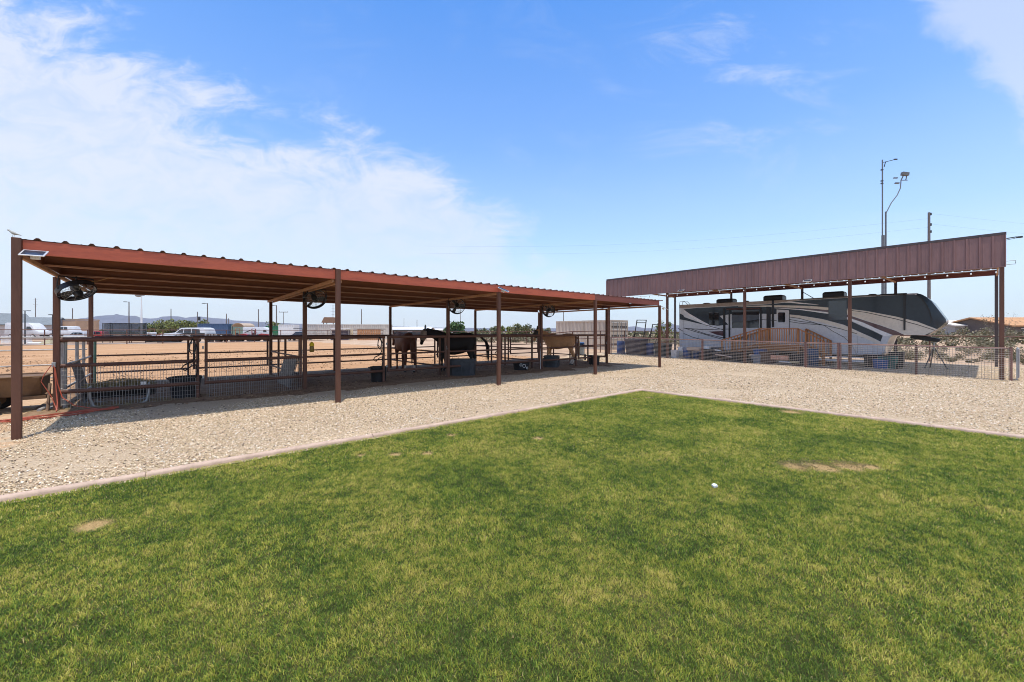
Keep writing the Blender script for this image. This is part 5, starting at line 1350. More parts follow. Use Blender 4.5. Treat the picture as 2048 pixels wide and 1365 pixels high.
# tall black racks standing behind the pipe fence
def rack(px, D, h, w, label, rz):
    q = at(px, D); t = thing('metal_rack', label, 'rack', (q.x, q.y, gz(q.x, q.y)), rz, 'tall black metal racks')
    ln_ = .30
    b = MB()
    for s in (-1, 1): b.bar((-ln_, s * w / 2, 0), (ln_, s * w / 2 * .92, h), .055)
    for z, k in ((h - .03, 1.0), (h - .24, .82), (1.35, .1), (.5, -.5)):
        b.bar((ln_ * k, -w / 2 * .95, z), (ln_ * k, w / 2 * .95, z), .055)
    b.build('frame', black_pl, t)
    b = MB()
    for s in (-1, 1):
        b.bar((-ln_ - .5, s * w / 2, 0), (0, s * w / 2, 1.3), .05); b.bar((-.8, s * w / 2, .8), (.2, s * w / 2, .95), .05)
    b.build('brace', black_pl, t)
vr = math.atan2(RT[1], RT[0]) - PI / 2
rack(1279, 33.0, 2.45, .95, 'taller black metal rack beside the container doors', vr + .3); rack(1309, 33.5, 2.10, .85, 'shorter black metal rack right of the taller one', vr + .3)

# ------------------------------------------------------------------ containers
def container(label, c, rz, L, W, H, m, doors=False, name='shipping_container', wave=0.42):
    t = thing(name, label, 'container', c, rz)
    b = MB(); n = int(L / wave); pts = []
    def side(y, s):
        pr = []
        for i in range(n):
            x = -L / 2 + .08 + i * (L - .16) / n; d = (L - .16) / n
            pr += [(x, 0), (x + d * .25, 0), (x + d * .5, .07), (x + d * .75, .07)]
        pr.append((L / 2 - .08, 0)); k = len(pr)
        lo = [Vector((x, y - s * h, .14)) for x, h in pr]; hi = [Vector((x, y - s * h, H - .10)) for x, h in pr]
        b.add(lo + hi, [(i, i + 1, k + i + 1, k + i) for i in range(k - 1)])
    side(-W / 2, -1); side(W / 2, 1)
    b.add([(-L / 2 + .02, -W / 2, .14), (-L / 2 + .02, W / 2, .14), (-L / 2 + .02, W / 2, H - .1), (-L / 2 + .02, -W / 2, H - .1)], [(0, 1, 2, 3)])
    if not doors: b.add([(L / 2 - .02, -W / 2, .14), (L / 2 - .02, W / 2, .14), (L / 2 - .02, W / 2, H - .1), (L / 2 - .02, -W / 2, H - .1)], [(0, 1, 2, 3)])
    b.build('walls', m, t)
    b = MB(); b.box((0, 0, H - .03), (L - .1, W - .1, .05)); b.build('roof', m, t)
    b = MB()
    for sx in (-1, 1):
        for sy in (-1, 1): b.box((sx * (L / 2 - .04), sy * (W / 2 - .03), H / 2), (.10, .10, H))
    for z in (.08, H - .06):
        for sy in (-1, 1): b.box((0, sy * (W / 2 - .03), z), (L - .18, .085, .13))
        for sx in (-1, 1): b.box((sx * (L / 2 - .04), 0, z), (.085, W - .16, .13))
    b.build('frame', m, t)
    if doors:
        for s in (-1, 1):
            b = MB(); b.box((L / 2 - .03, s * W * .235, H / 2), (.04, W * .455, H - .30)); d = b.build('door', m, t)
            b = MB()
            for q in (.12, .36): b.tube([(L / 2 + .015, s * W * q, .16), (L / 2 + .015, s * W * q, H - .14)], .022, 6)
            b.build('lock_bar', galv, d)
            b = MB()
            for z in (.35, 1.05, 1.75, 2.35): b.box((L / 2 + .002, s * W * .24, z), (.012, W * .40, .10))
            b.build('light_band', mat('pale_band', (.62, .58, .52), .6), d)
            b = MB()
            for z in (.55, 1.25, 2.0): b.box((L / 2 + .002, s * W * .24, z), (.010, W * .42, .16))
            b.build('dark_band', mat('dark_band', (.10, .08, .07), .6), d)
beige = mat('beige_container', (.52, .44, .35), .6, 0, .15, 1.2, c2=(.40, .33, .25), stretch=(2, 2, .4))
container('beige shipping container with banded doors just beyond the stalls', (28.72, 22.75, .12), R(-90), 6.06, 2.44, 2.55, beige, doors=True)
va = math.atan2(RT[1], RT[0])
def bg(px, D): q = at(px, D); return (q.x, q.y, 0)
container('long beige container across the arena, right one of the pair', bg(736, 80), va, 8.9, 2.6, 3.15, mat('pale_beige_container', (.60, .54, .46), .6, 0, .15, 1.2)); container('long beige container across the arena, left one of the pair', bg(650, 82), va, 7.9, 2.6, 3.2, mat('grey_beige_container', (.55, .49, .43), .6, 0, .2, 1.2))
container('blue shipping container behind the pickup truck', bg(434, 96), va, 7.2, 2.6, 3.6, mat('blue_container', (.05, .10, .20), .5)); container('pale green striped container right of the blue one', bg(480, 97), va, 4.4, 2.6, 3.4, mat('sage_container', (.22, .30, .24), .6))
container('bright green container far across the arena', bg(551, 98), va, 3.2, 2.6, 3.1, mat('green_container', (.03, .17, .08), .5)); container('white site trailer right of the green container', bg(578, 97), va, 3.6, 2.6, 3.4, white_paint)

# ------------------------------------------------------------------ far vehicles
def vehicle(name, label, cat, px, D, prof, width, paint, wins, wheels, face='left', lower=None, z0=0.0, scale=1.0, extra=None, wr=.38):
    rz = va + (PI if face == 'left' else 0)
    t = thing(name, label, cat, (*bg(px, D)[:2], z0), rz); t.scale = (scale,) * 3
    b = MB(); w = width / 2; k = len(prof); zr = max(z for x, z in prof); belt = 1.05
    def wid(z): return w if z <= belt else w - .16 * (z - belt) / max(.3, zr - belt)
    b.add([Vector((x, -wid(z), z)) for x, z in prof] + [Vector((x, wid(z), z)) for x, z in prof], [tuple(range(k)), tuple(range(2 * k - 1, k - 1, -1))] + [(i, k + i, k + (i + 1) % k, (i + 1) % k) for i in range(k)])
    b.build('body', paint, t, bevel=.05, smooth=35)
    for wp in wins:
        for s in (-1, 1): b = MB(); b.prism([Vector((x, s * (wid(z) + .006), z)) for x, z in wp], (0, s * .006, 0)); b.build('window', dark_glass, t)
    for x in wheels:
        for s in (-1, 1):
            b = MB(); M = Matrix.Rotation(R(90), 3, 'X'); b.lathe([(.06, -.11), (wr * .9, -.12), (wr, -.06), (wr, .06), (wr * .9, .12), (.06, .11)], (x, s * (w - .08), wr), 18, M); q = b.build('wheel', tyre, t, smooth=50)
            b = MB(); b.lathe([(.01, -.13), (wr * .58, -.125), (wr * .6, .125), (.01, .13)], (x, s * (w - .08), wr), 12, M); b.build('rim', alu, q)
    xf = max(x for x, z in prof)
    for s in (-1, 1):
        b = MB(); b.box((xf - .06, s * (w - .22), .86), (.14, .30, .16)); b.build('headlight', white_pl, t, bevel=.03)
    b = MB(); b.box((xf + .02, 0, .50), (.12, width - .1, .22)); b.build('bumper', lower or black_pl, t, bevel=.03)
    if extra: extra(t)
    return t
PICK = [(-2.85, .48), (-2.85, 1.12), (-.95, 1.15), (-.90, 1.18), (-.75, 1.82), (-.2, 1.90), (.55, 1.86), (1.20, 1.24), (2.55, 1.10), (2.80, .95), (2.85, .48)]
PW = [[(-.72, 1.25), (-.62, 1.72), (-.12, 1.76), (-.12, 1.25)], [(-.04, 1.25), (-.04, 1.76), (.48, 1.74), (.98, 1.27)]]
SUV = [(-2.5, .45), (-2.55, 1.15), (-2.35, 1.82), (-1.6, 1.92), (.35, 1.88), (1.15, 1.22), (2.3, 1.08), (2.55, .9), (2.55, .45)]
SW = [[(-2.2, 1.25), (-2.08, 1.70), (-1.1, 1.76), (-1.1, 1.25)], [(-1.0, 1.25), (-1.0, 1.76), (-.1, 1.76), (-.1, 1.25)], [(0, 1.25), (0, 1.76), (.3, 1.72), (.92, 1.25)]]
VAN = [(-2.9, .45), (-2.95, 2.55), (-2.6, 2.68), (.9, 2.66), (1.6, 2.25), (2.15, 1.45), (2.85, 1.20), (3.0, .9), (3.0, .45)]
VW = [[(.75, 1.42), (.75, 2.02), (1.35, 2.02), (1.85, 1.45)]]
far_white = mat('dimmed_white_paint', (.56, .56, .57), .35, 0, .1, 2, coat=.3); silver_p = mat('silver_paint', (.52, .53, .55), .3, .3, .05, 2, coat=.4); red_p = mat('red_paint', (.35, .03, .03), .3, 0, .05, 2, coat=.4); black_p = mat('black_paint', (.015, .015, .018), .25, 0, .05, 2, coat=.4)  # far_white: white paint dimmed for distance on the far vehicles
vehicle('van', 'white high roof van beside the grey roofed houses', 'van', 57, 72, VAN, 2.0, far_white, VW, (-1.9, 1.9), 'right', z0=.5, scale=1.05)
vehicle('pickup_truck', 'white crew cab pickup in front of the tan adobe building', 'pickup', 139, 64, PICK, 2.0, far_white, PW, (-1.75, 1.75), 'left', z0=.70)
vehicle('car', 'silver car parked in front of the white crew cab pickup', 'car', 155, 60, SUV, 1.9, silver_p, SW, (-1.5, 1.5), 'left', scale=.60, wr=.34, z0=.55)
vehicle('car', 'red car parked left of the trampoline', 'car', 190, 66, SUV, 1.9, red_p, SW, (-1.5, 1.5), 'left', scale=.70, wr=.34, z0=.5)
def sign_truck(t):
    b = MB(); b.prism([(-2.84, -1.006, 1.20), (-.2, -1.006, 1.22), (1.5, -1.006, .80), (1.5, -1.006, .50), (-2.84, -1.006, .50)], (0, -.006, 0)); b.prism([(-2.84, 1.006, 1.20), (-.2, 1.006, 1.22), (1.5, 1.006, .80), (1.5, 1.006, .50), (-2.84, 1.006, .50)], (0, .006, 0)); b.build('black_wrap', black_p, t)
    M = Matrix(((-1, 0, 0, .75), (0, 0, 1, 1.016), (0, 1, 0, .80), (0, 0, 0, 1)))
    text_mesh('lettering', 'MARK GRIZ', .34, white_pl, M, t)
    b = MB(); b.box((2.2, 0, 1.14), (.9, 1.5, .03)); b.build('hood_panel', white_paint, t)
vehicle('pickup_truck', 'white and black lettered truck with a long cab across the arena', 'pickup', 378, 66, [(-2.9, .48), (-2.9, 1.15), (-2.75, 1.78), (-2.3, 1.92), (.35, 1.88), (1.10, 1.26), (2.75, 1.08), (3.0, .9), (3.0, .48)], 2.0, far_white, SW, (-1.9, 1.95), 'left', scale=1.24, extra=sign_truck, wr=.42)
# lettered black equipment trailer behind it
q = bg(437, 66); tr_ = thing('equipment_trailer', 'black lettered equipment trailer right of the white and black truck', 'trailer', q, va + PI)
b = MB(); b.box((0, 0, 1.0), (3.2, 1.9, .80)); b.build('box', black_p, tr_, bevel=.03)
b = MB(); b.bar((1.6, 0, .5), (2.6, 0, .5), .12); b.box((0, 0, .52), (3.4, 1.6, .12)); b.build('frame', black_pl, tr_)
for x in (-.5, .35):
    for s in (-1, 1):
        b = MB(); b.lathe([(.05, -.1), (.33, -.11), (.36, 0), (.33, .11), (.05, .1)], (x, s * .98, .36), 16, Matrix.Rotation(R(90), 3, 'X')); b.build('wheel', tyre, tr_, smooth=50)
text_mesh('lettering', 'QUIK JIB', .40, white_pl, Matrix(((-1, 0, 0, 1.05), (0, 0, 1, .965), (0, 1, 0, 1.05), (0, 0, 0, 1))), tr_)
b = MB(); b.tube([(-1.15 + .24 * math.cos(2 * PI * j / 16), .97, .88 + .24 * math.sin(2 * PI * j / 16)) for j in range(16)], .05, 6, closed=True); b.build('round_emblem', white_pl, tr_)
MH = [(-3.6, .5), (-3.65, 2.9), (-3.3, 3.05), (2.1, 3.0), (3.1, 2.5), (3.5, 1.5), (3.6, .5)]
def swoosh(t):
    b = MB()
    for s in (-1, 1): b.prism([(-3.2, s * 1.21, 1.5), (-1.0, s * 1.21, 2.3), (.6, s * 1.21, 1.5), (.3, s * 1.21, 1.5), (-1.0, s * 1.21, 2.1), (-2.8, s * 1.21, 1.4)], (0, s * .008, 0))
    b.build('stripe', black_p, t)
vehicle('motorhome', 'white motorhome with dark peaked stripe behind the second back post', 'motorhome', 516, 76, MH, 2.4, far_white, [[(2.2, 1.6), (2.2, 2.2), (2.9, 2.2), (3.2, 1.6)]], (-2.2, 2.3), 'right', scale=.66, extra=swoosh, z0=.6, wr=.42)
def hoop(t):
    b = MB(); b.tube([(-.95, -.8, 1.2), (-.95, -.8, 2.5), (1.0, -.8, 2.6)], .06, 6); b.tube([(-.95, .8, 1.2), (-.95, .8, 2.5), (1.0, .8, 2.6)], .06, 6); b.tube([(-.95, -.8, 2.5), (-.95, .8, 2.5)], .06, 6); b.build('rack', black_pl, t)
vehicle('pickup_truck', 'black pickup with overhead pipe rack beside the beige containers', 'pickup', 600, 78, PICK, 2.0, black_p, PW, (-1.75, 1.75), 'left', extra=hoop, scale=.9)
# tractors
def tractor(px, D, label, face='left', m=red_p):
    t = thing('tractor', label, 'tractor', bg(px, D), va + (PI if face == 'left' else 0), 'tractors beyond the arena')
    b = MB(); b.prism([(-.2, -.35, .7), (1.5, -.35, .75), (1.5, -.35, 1.25), (.3, -.35, 1.4), (-.2, -.35, 1.2)], (0, .7, 0)); b.build('hood', m, t, bevel=.05)
    b = MB(); b.box((-.8, 0, .95), (.5, .6, .12)); b.box((-1.05, 0, 1.25), (.12, .6, .55)); b.build('seat', black_pl, t)
    b = MB()
    for s in (-.5, .5): b.bar((-1.2, s, .8), (-1.2, s, 2.2), .06); 
    b.bar((-1.2, -.5, 2.2), (-1.2, .5, 2.2), .06); b.build('roll_bar', m, t)
    for x, r_, y in ((-.9, .62, .75), (1.2, .36, .6)):
        for s in (-1, 1):
            b = MB(); b.lathe([(.1, -.14), (r_ * .92, -.15), (r_, 0), (r_ * .92, .15), (.1, .14)], (x, s * y, r_), 18, Matrix.Rotation(R(90), 3, 'X')); b.build('wheel', tyre, t, smooth=50)
tractor(494, 69, 'red tractor left of the white motorhome'); tractor(521, 70, 'red tractor in front of the white motorhome nose', 'right')
orange_p = mat('orange_paint', (.50, .14, .03), .5)
tractor(318, 66, 'brown and orange tractor right of the trampoline', 'right', mat('rust_paint', (.26, .10, .05), .6)); tractor(461, 67, 'orange tractor right of the black lettered trailer', 'left', orange_p)
# ------------------------------------------------------------------ far buildings
def house(name, label, px, D, w, d, eave, ridge, wall, roofm, gable=True, wins=((0, 1.3, .9, 1.1),), door=None, z0=0.0, rot=0.0):
    t = thing(name, label, 'house', (*bg(px, D)[:2], z0), va + rot)
    b = MB(); b.loft([[Vector((sx * w / 2, sy * d / 2, z)) for sx, sy in ((-1, -1), (1, -1), (1, 1), (-1, 1))] for z in (0, eave)])
    if gable:
        for s in (-1, 1): b.prism([(s * w / 2, -d / 2, eave), (s * w / 2, d / 2, eave), (s * w / 2, 0, ridge - .1)], (-s * .1, 0, 0))
    b.build('wall', wall, t)
    b = MB(); o_ = .45
    e2 = eave - o_ * (ridge - eave) / (d / 2)
    if gable: b.prism([(-w / 2 - o_, -d / 2 - o_, e2), (-w / 2 - o_, 0, ridge), (-w / 2 - o_, d / 2 + o_, e2), (-w / 2 - o_, d / 2 + o_, e2 + .16), (-w / 2 - o_, 0, ridge + .18), (-w / 2 - o_, -d / 2 - o_, e2 + .16)], (w + 2 * o_, 0, 0))
    else:
        b.loft([[Vector((sx * (w / 2 + .05), sy * (d / 2 + .05), z)) for sx, sy in ((-1, -1), (1, -1), (1, 1), (-1, 1))] for z in (eave - .02, ridge)])
    b.build('roof', roofm, t)
    for x, z, ww, hh in wins:
        b = MB(); b.box((x, -d / 2 - .01, z), (ww, .06, hh)); f_ = b.build('window', dark_glass, t)
        b = MB(); b.box((x, -d / 2 - .02, z + hh / 2 + .05), (ww + .2, .09, .1)); b.box((x, -d / 2 - .02, z - hh / 2 - .05), (ww + .2, .09, .1)); b.build('frame', white_pl, f_)
    if door:
        b = MB(); b.box((door[0], -d / 2 - .02, door[2] / 2), (door[1], .06, door[2])); b.build('door', mat('dark_door', (.07, .05, .04), .6), t)
    return t
grey_roof = mat('grey_shingle', (.17, .19, .20), .8, 0, .2, 3); greige = mat('pale_stucco', (.50, .46, .45), .85, 0, .1, 1); adobe = mat('tan_adobe', (.50, .33, .21), .85, 0, .12, .8)
house('house', 'pale house with grey gable roof at the far left edge', 4, 84, 6.0, 7.5, 3.3, 5.4, greige, grey_roof, wins=((1.2, 1.6, .6, 1.6),), rot=R(70))
house('house', 'low pale house with grey roof behind the white van', 72, 96, 8.5, 7.0, 3.4, 5.0, greige, grey_roof, wins=((2.5, 1.6, 1.0, 1.4), (-1.5, 1.6, 1.0, 1.4)), rot=R(24))
house('adobe_house', 'flat roofed tan adobe house behind the white pickup', 130, 104, 9.5, 8, 4.6, 4.95, adobe, adobe, gable=False, wins=((-2.2, 1.6, 1.1, 1.4),), door=(1.6, 1.6, 2.4))
q = bg(160, 100); t_ = thing('adobe_wing', 'taller blocky end of the tan adobe building near the left back post', 'building', q, va)
b = MB(); b.box((0, 0, 2.25), (3.2, 5, 4.5)); b.build('wall', adobe, t_, bevel=.08); b = MB(); b.box((0, 0, 4.53), (3.3, 5.1, .10)); b.build('coping', greige, t_)
house('barn', 'long low barn with pale roof and dark open front beyond the horses', 826, 120, 11, 7, 2.3, 3.0, mat('dark_open_front', (.05, .05, .05), .8), white_paint, wins=((0, 1.4, 1.2, .8),))
house('shed', 'small white shed left of the round green tree', 882, 130, 7.0, 5, 2.2, 2.6, white_paint, mat('pale_roof', (.6, .58, .55), .7))
house('shed', 'long pale roofed shed right of the camper nose', 1922, 62, 8.5, 6, 2.05, 2.75, mat('grey_shed_wall', (.30, .30, .31), .8), mat('cream_roof', (.70, .66, .60), .7), wins=((-2.2, 1.1, 2.2, 1.2),), z0=.55)
house('house', 'brown roofed house half hidden by scrub at the right edge', 2035, 58, 13, 9, 1.9, 3.0, mat('dark_grey_wall', (.12, .10, .09), .9), mat('ochre_thatch', (.42, .22, .10), .9, 0, .5, 2.5, c2=(.20, .12, .06)), wins=((-4.0, 1.0, 2.2, 1.0),), z0=.60)  # wall has one even dark grey colour
# hut with hipped brown roof on posts behind the containers
q = bg(660, 92); t_ = thing('lookout_hut', 'small brown hip roofed lookout hut above the beige containers', 'hut', q, va)
b = MB(); b.loft([[Vector((sx * w, sy * w * .8, z)) for sx, sy in ((-1, -1), (1, -1), (1, 1), (-1, 1))] for z, w in ((3.75, 1.45), (5.0, 1.0))]); b.build('roof', mat('hut_roof', (.17, .09, .05), .8), t_)
for sx in (-1, 1):
    for sy in (-1, 1): b = MB(); b.box((sx * 1.1, sy * .8, 1.9), (.14, .14, 3.8)); b.build('post', old_wood, t_)
b = MB(); b.box((0, 0, 2.6), (2.4, 1.8, .12)); b.build('deck', old_wood, t_)
# open canopy between containers
q = bg(487, 92); t_ = thing('canopy', 'round topped pale canopy left of the white motorhome', 'canopy', q, va)
b = MB(); pr = [(1.3 * math.cos(PI * j / 12), 2.9 + .75 * math.sin(PI * j / 12)) for j in range(13)]
b.loft([[Vector((x, y, z)) for x, z in pr] + [Vector((x * .96, y, z - .06)) for x, z in reversed(pr)] for y in (-2, 2)]); b.build('cover', mat('tan_canvas', (.42, .33, .25), .8), t_, smooth=40)
for sx in (-1, 1):
    for sy in (-1.8, 1.8): b = MB(); b.box((sx * 1.22, sy, 1.45), (.08, .08, 2.9)); b.build('post', black_pl, t_)
# trampoline
q = bg(251, 62); t_ = thing('trampoline', 'large trampoline with tall dark safety net across the arena', 'trampoline', q, va)
nm, tt, pp, oo = new_mat('net_mesh'); pp.inputs['Base Color'].default_value = (.03, .034, .04, 1); trn = tt.nodes.new('ShaderNodeBsdfTransparent'); mx = tt.nodes.new('ShaderNodeMixShader'); mx.inputs[0].default_value = .62
tt.links.new(trn.outputs[0], mx.inputs[1]); tt.links.new(pp.outputs[0], mx.inputs[2]); tt.links.new(mx.outputs[0], oo.inputs[0])
RX, RY = 2.95, 1.7
b = MB(); cc = [(RX * math.cos(2 * PI * j / 28), RY * math.sin(2 * PI * j / 28)) for j in range(28)]
b.add([(x, y, 1.0) for x, y in cc] + [(x, y, 2.95) for x, y in cc], [(j, (j + 1) % 28, 28 + (j + 1) % 28, 28 + j) for j in range(28)]); b.build('net', nm, t_)
b = MB(); b.tube([(x, y, .98) for x, y in cc], .08, 6, closed=True); b.build('rim', black_pl, t_)
b = MB(); b.tube([(x, y, 2.97) for x, y in cc], .045, 5, closed=True); b.build('top_rail', black_pl, t_)
b = MB(); b.add([(x * .93, y * .93, .96) for x, y in cc], [tuple(range(28))]); b.build('mat', black_rub, t_)
for j in range(0, 28, 4):
    b = MB(); x, y = cc[j]; b.tube([(x * 1.03, y * 1.03, 0), (x * 1.03, y * 1.03, 3.05)], .045, 6); b.build('pole', black_pl, t_)
# stacked panels and pallets against the far fence
q = bg(680, 71.5); t_ = thing('panel_stack', 'stack of dark purplish panels leaning at the far fence', 'panel stack', q, va)
for i in range(4):
    b = MB(); b.box((0, i * .12, .20 + .5 * i), (3.2, .08 + .02 * i, .46)); b.build('panel', mat('purple_brown_sheet', (.085, .060, .068), .6), t_)
b = MB()
for x in (-1.62, 0, 1.62): b.bar((x, -.1, 0), (x, -.1, 2.2), .08)
b.build('frame', galv_dull, t_)
b = MB(); b.box((0, .2, 2.28), (3.4, .5, .08)); b.build('cover', white_paint, t_)
for px, w, lab, m in ((699, 1.3, 'leaning cream coloured boards right of the dark panel stack', mat('cream_board', (.58, .47, .31), .8)), (738, 4.2, 'wide stack of orange-brown pallets at the far fence', mat('pallet_wood', (.40, .19, .085), .8, 0, .4, 3))):
    q = bg(px, 72); t_ = thing('pallet_stack', lab, 'pallets', q, va)
    b = MB(); n = max(3, int(w / .32))
    for i in range(n): b.box((-w / 2 + (i + .5) * w / n, 0, 1.05), (w / n * .82, .06, 2.1))
    b.build('boards', m, t_)
    b = MB()
    for z in (.2, .8, 1.4, 2.0): b.box((0, .07, z), (w, .07, .12))
    b.build('battens', old_wood, t_)
q = bg(718, 72.5); t_ = thing('tarpaulin', 'dark tarpaulin strip on top of the pallets', 'tarpaulin', (q[0], q[1], 2.12), va); b = MB(); b.box((1.9, 0, .06), (5.6, .5, .12)); b.build('sheet', mat('dark_tarp', (.10, .07, .06), .8), t_, bevel=.03)
# white fence and low play things at the left
q = bg(34, 58); t_ = thing('picket_fence', 'white picket fence in front of the houses at the left', 'fence', q, va)
b = MB()
for i in range(26): b.box((-2.2 + i * .17, 0, .55), (.09, .03, 1.1))
b.build('pickets', white_paint, t_)
b = MB()
for z in (.25, .85): b.box((0, .035, z), (4.5, .03, .09))
b.build('rail', white_paint, t_)
q = bg(84, 57); t_ = thing('play_mat', 'low white and blue inflatable play pad on the far green strip', 'inflatable', q, va)
b = MB(); b.box((0, 0, .12), (2.4, 1.6, .24)); b.build('pad', white_paint, t_, bevel=.08); b = MB(); b.box((1.6, 0, .16), (.75, 1.7, .32)); b.build('end_block', blue_pl, t_, bevel=.08)
q = bg(96, 55.5); t_ = thing('tarp_ramp', 'pale yellow ramp beside the blue inflatable', 'ramp', q, va)
b = MB(); b.prism([(-.9, -.5, 0), (.7, -.5, .75), (.9, -.5, .75), (.9, -.5, 0)], (0, 1, 0)); b.build('wedge', mat('pale_yellow', (.66, .60, .38), .7), t_)
grid_sheet('grass_strip', np.arange(-38, -14.9, 1.5), np.arange(77.3, 80.4, 1.0), lambda x, y: .022, mat('far_grass', (.09, .15, .05), .9, 0, .3, .6))
# grey tank and white box right of the trampoline
for px, D, s, m, lab, nm_ in ((302, 66, (1.1, 1.0, 1.3), white_paint, 'white cube shaped tank right of the trampoline', 'water_cube'), (336, 64, (2.6, 1.4, .8), white_paint, 'low white flatbed ahead of the lettered truck', 'flatbed')):
    q = bg(px, D); t_ = thing(nm_, lab, 'tank' if nm_ == 'water_cube' else 'flatbed', q, va); b = MB(); b.box((0, 0, s[2] / 2 + .3), s); b.build('tank' if nm_ == 'water_cube' else 'bed', m, t_, bevel=.08)
    b = MB(); b.box((0, 0, .16), (s[0] * .9, s[1] * .9, .30)); b.build('base', black_pl, t_)
# ------------------------------------------------------------------ poles
pole_wood = mat('grey_pole', (.17, .145, .13), .8)
GP = 'utility poles beyond the arena'
def utility(px, ytop, D, label, arm=None, r=.13, m=pole_wood, name='utility_pole', cat='pole', group=GP):
    t = thing(name, label, cat, bg(px, D), va, group); h = zat(ytop, D)
    b = MB(); b.tube([(0, 0, -.2), (0, 0, h)], [r * 1.15, r * .8], 8); b.build('pole', m, t, smooth=60)
    if arm == 'lamp':
        b = MB(); b.tube([(0, 0, h - .1), (-.75, 0, h)], .05, 6); b.box((-.95, 0, h - .02), (.7, .3, .14)); b.build('lamp_head', black_pl, t)
    if arm == 'tee':
        b = MB(); b.bar((-1.1, 0, h - .1), (1.1, 0, h - .1), .12); b.build('crossarm', m, t)
        b = MB()
        for x in (-1, -.4, .4, 1): b.lathe([(.04, h - .04), (.06, h + .06), (.02, h + .14)], (x, 0, 0), 8)
        b.build('insulator', galv, t)
    if arm == 'box':
        b = MB(); b.lathe([(.001, -.5), (.26, -.48), (.28, .4), (.001, .5)], (.45, 0, h - 1.8), 12); b.bar((0, 0, h - 1.8), (.4, 0, h - 1.8), .08); b.build('transformer', black_pl, t, smooth=50)
    if arm == 'ant':
        b = MB()
        for k_, w in enumerate((1.2, .9, 1.3, .7)): b.bar((-w / 2, 0, h - .3 - k_ * .7), (w / 2, 0, h - .25 - k_ * .7), .05)
        b.build('antenna', galv, t)
    return t
for a in ((71, 597, 110, 'tall antenna mast above the grey roofed house', 'ant', .09), (145, 617, 115, 'slim pole above the tan adobe building', None, .12), (258, 604, 100, 'tall lamp pole in front of the mountain peak', 'lamp', .12), (342, 618, 118, 'bare pole above the green thicket', None, .12),
          (395, 624, 105, 'pole with a round transformer behind the lettered truck', 'box', .12), (415, 607, 100, 'tall lamp pole behind the white and black truck', 'lamp', .13), (453, 628, 110, 'short bare pole left of the canopy', None, .12), (457, 637, 120, 'very short bare pole beside the canopy', None, .1),
          (517, 619, 112, 'bare pole behind the white motorhome', None, .13), (553, 611, 100, 'tall lamp pole right of the second back post', 'lamp', .14), (567, 624, 104, 'thin pole with a top fitting above the white site trailer', 'tee', .07), (666, 610, 98, 'thin antenna mast behind the lookout hut', 'ant', .06),
          (723, 619, 104, 'bare pole above the right beige container', None, .12), (808, 637, 125, 'thin pale pole above the long low barn', None, .06), (834, 640, 125, 'slim dark pole above the long low barn', None, .09), (921, 620, 120, 'tall thin pole right of the round green tree', None, .08), (1127, 622, 90, 'pole above the left end of the near beige container', None, .09)):
    utility(*a[:4], arm=a[4], r=a[5])
t_ = utility(50, 622, 56, 'dark double headed lamp post in front of the white van', None, .07, black_pl, 'lamp_post', 'lamp post', 'dark lamp posts by the houses'); h = zat(622, 56); b = MB(); b.bar((-.2, 0, h), (.5, 0, h), .07); b.box((.55, 0, h), (.35, .2, .08)); b.build('lamp_head', black_pl, t_)
t_ = utility(105, 630, 58, 'dark lamp post beside the tan adobe building', None, .06, black_pl, 'lamp_post', 'lamp post', 'dark lamp posts by the houses'); h = zat(630, 58); b = MB(); b.box((-.15, 0, h), (.6, .3, .10)); b.build('lamp_head', black_pl, t_)
t_ = thing('floodlight_pole', 'white pole with grey floodlight cluster above the trampoline', 'light pole', bg(283, 72), va); h = zat(592, 72)
b = MB(); b.tube([(0, 0, 0), (0, 0, h - 4.0), (0, 0, h)], [.16, .15, .05], 8); b.build('pole', white_paint, t_, smooth=60); b = MB(); b.ball((-.55, 0, h + .1), .42, 10, 6, (1.3, 1, .8)); b.bar((-.5, 0, h), (.5, 0, h + .05), .12); b.build('lamp_head', mat('grey_lamp', (.28, .28, .28), .5), t_, smooth=50)
# tall poles behind the carport
def tall(px, D): q = at(px, D); return (q.x, q.y, gz(q.x, q.y))
t_ = thing('light_mast', 'tall thin mast with short side arm rising above the carport', 'mast', tall(1766, 40), va); h = zat(336, 40); h2 = zat(487, 40)
b = MB(); b.tube([(0, 0, -.3), (0, 0, h2)], .13, 10); b.tube([(-.06, 0, h2 - .2), (-.06, 0, h)], .055, 8); b.build('pole', mat('dark_galvanised', (.16, .165, .17), .5, .3), t_, smooth=60)
b = MB(); b.bar((.05, 0, h - .25), (1.15, 0, h + .02), .05); b.box((1.25, 0, h + .05), (.28, .12, .1)); b.bar((.25, 0, h - .2), (.12, 0, h - .7), .05)
for z in (1.0, 2.1, 2.35): b.box((-.10, 0, h - z), (.22, .1, .1))
b.build('side_arm', black_pl, t_)
t_ = thing('floodlight_mast', 'curved gooseneck mast with square floodlight above the carport', 'mast', tall(1771.5, 40.4), va); h = zat(440, 40.4); hz_ = zat(377, 40.4)
b = MB(); b.tube([(0, 0, -.3), (0, 0, h)], .07, 8); sx = (1803 - 1771.5) / F_PX * 40.4
b.tube([(0, 0, h - .2), (.1, 0, h), (sx * .35, 0, h + (hz_ - h) * .28), (sx * .72, 0, h + (hz_ - h) * .52), (sx * .93, 0, h + (hz_ - h) * .75), (sx * .97, 0, hz_)], .045, 7); b.build('pole', mat('dark_galvanised', (.16, .165, .17), .5, .3), t_, smooth=60)
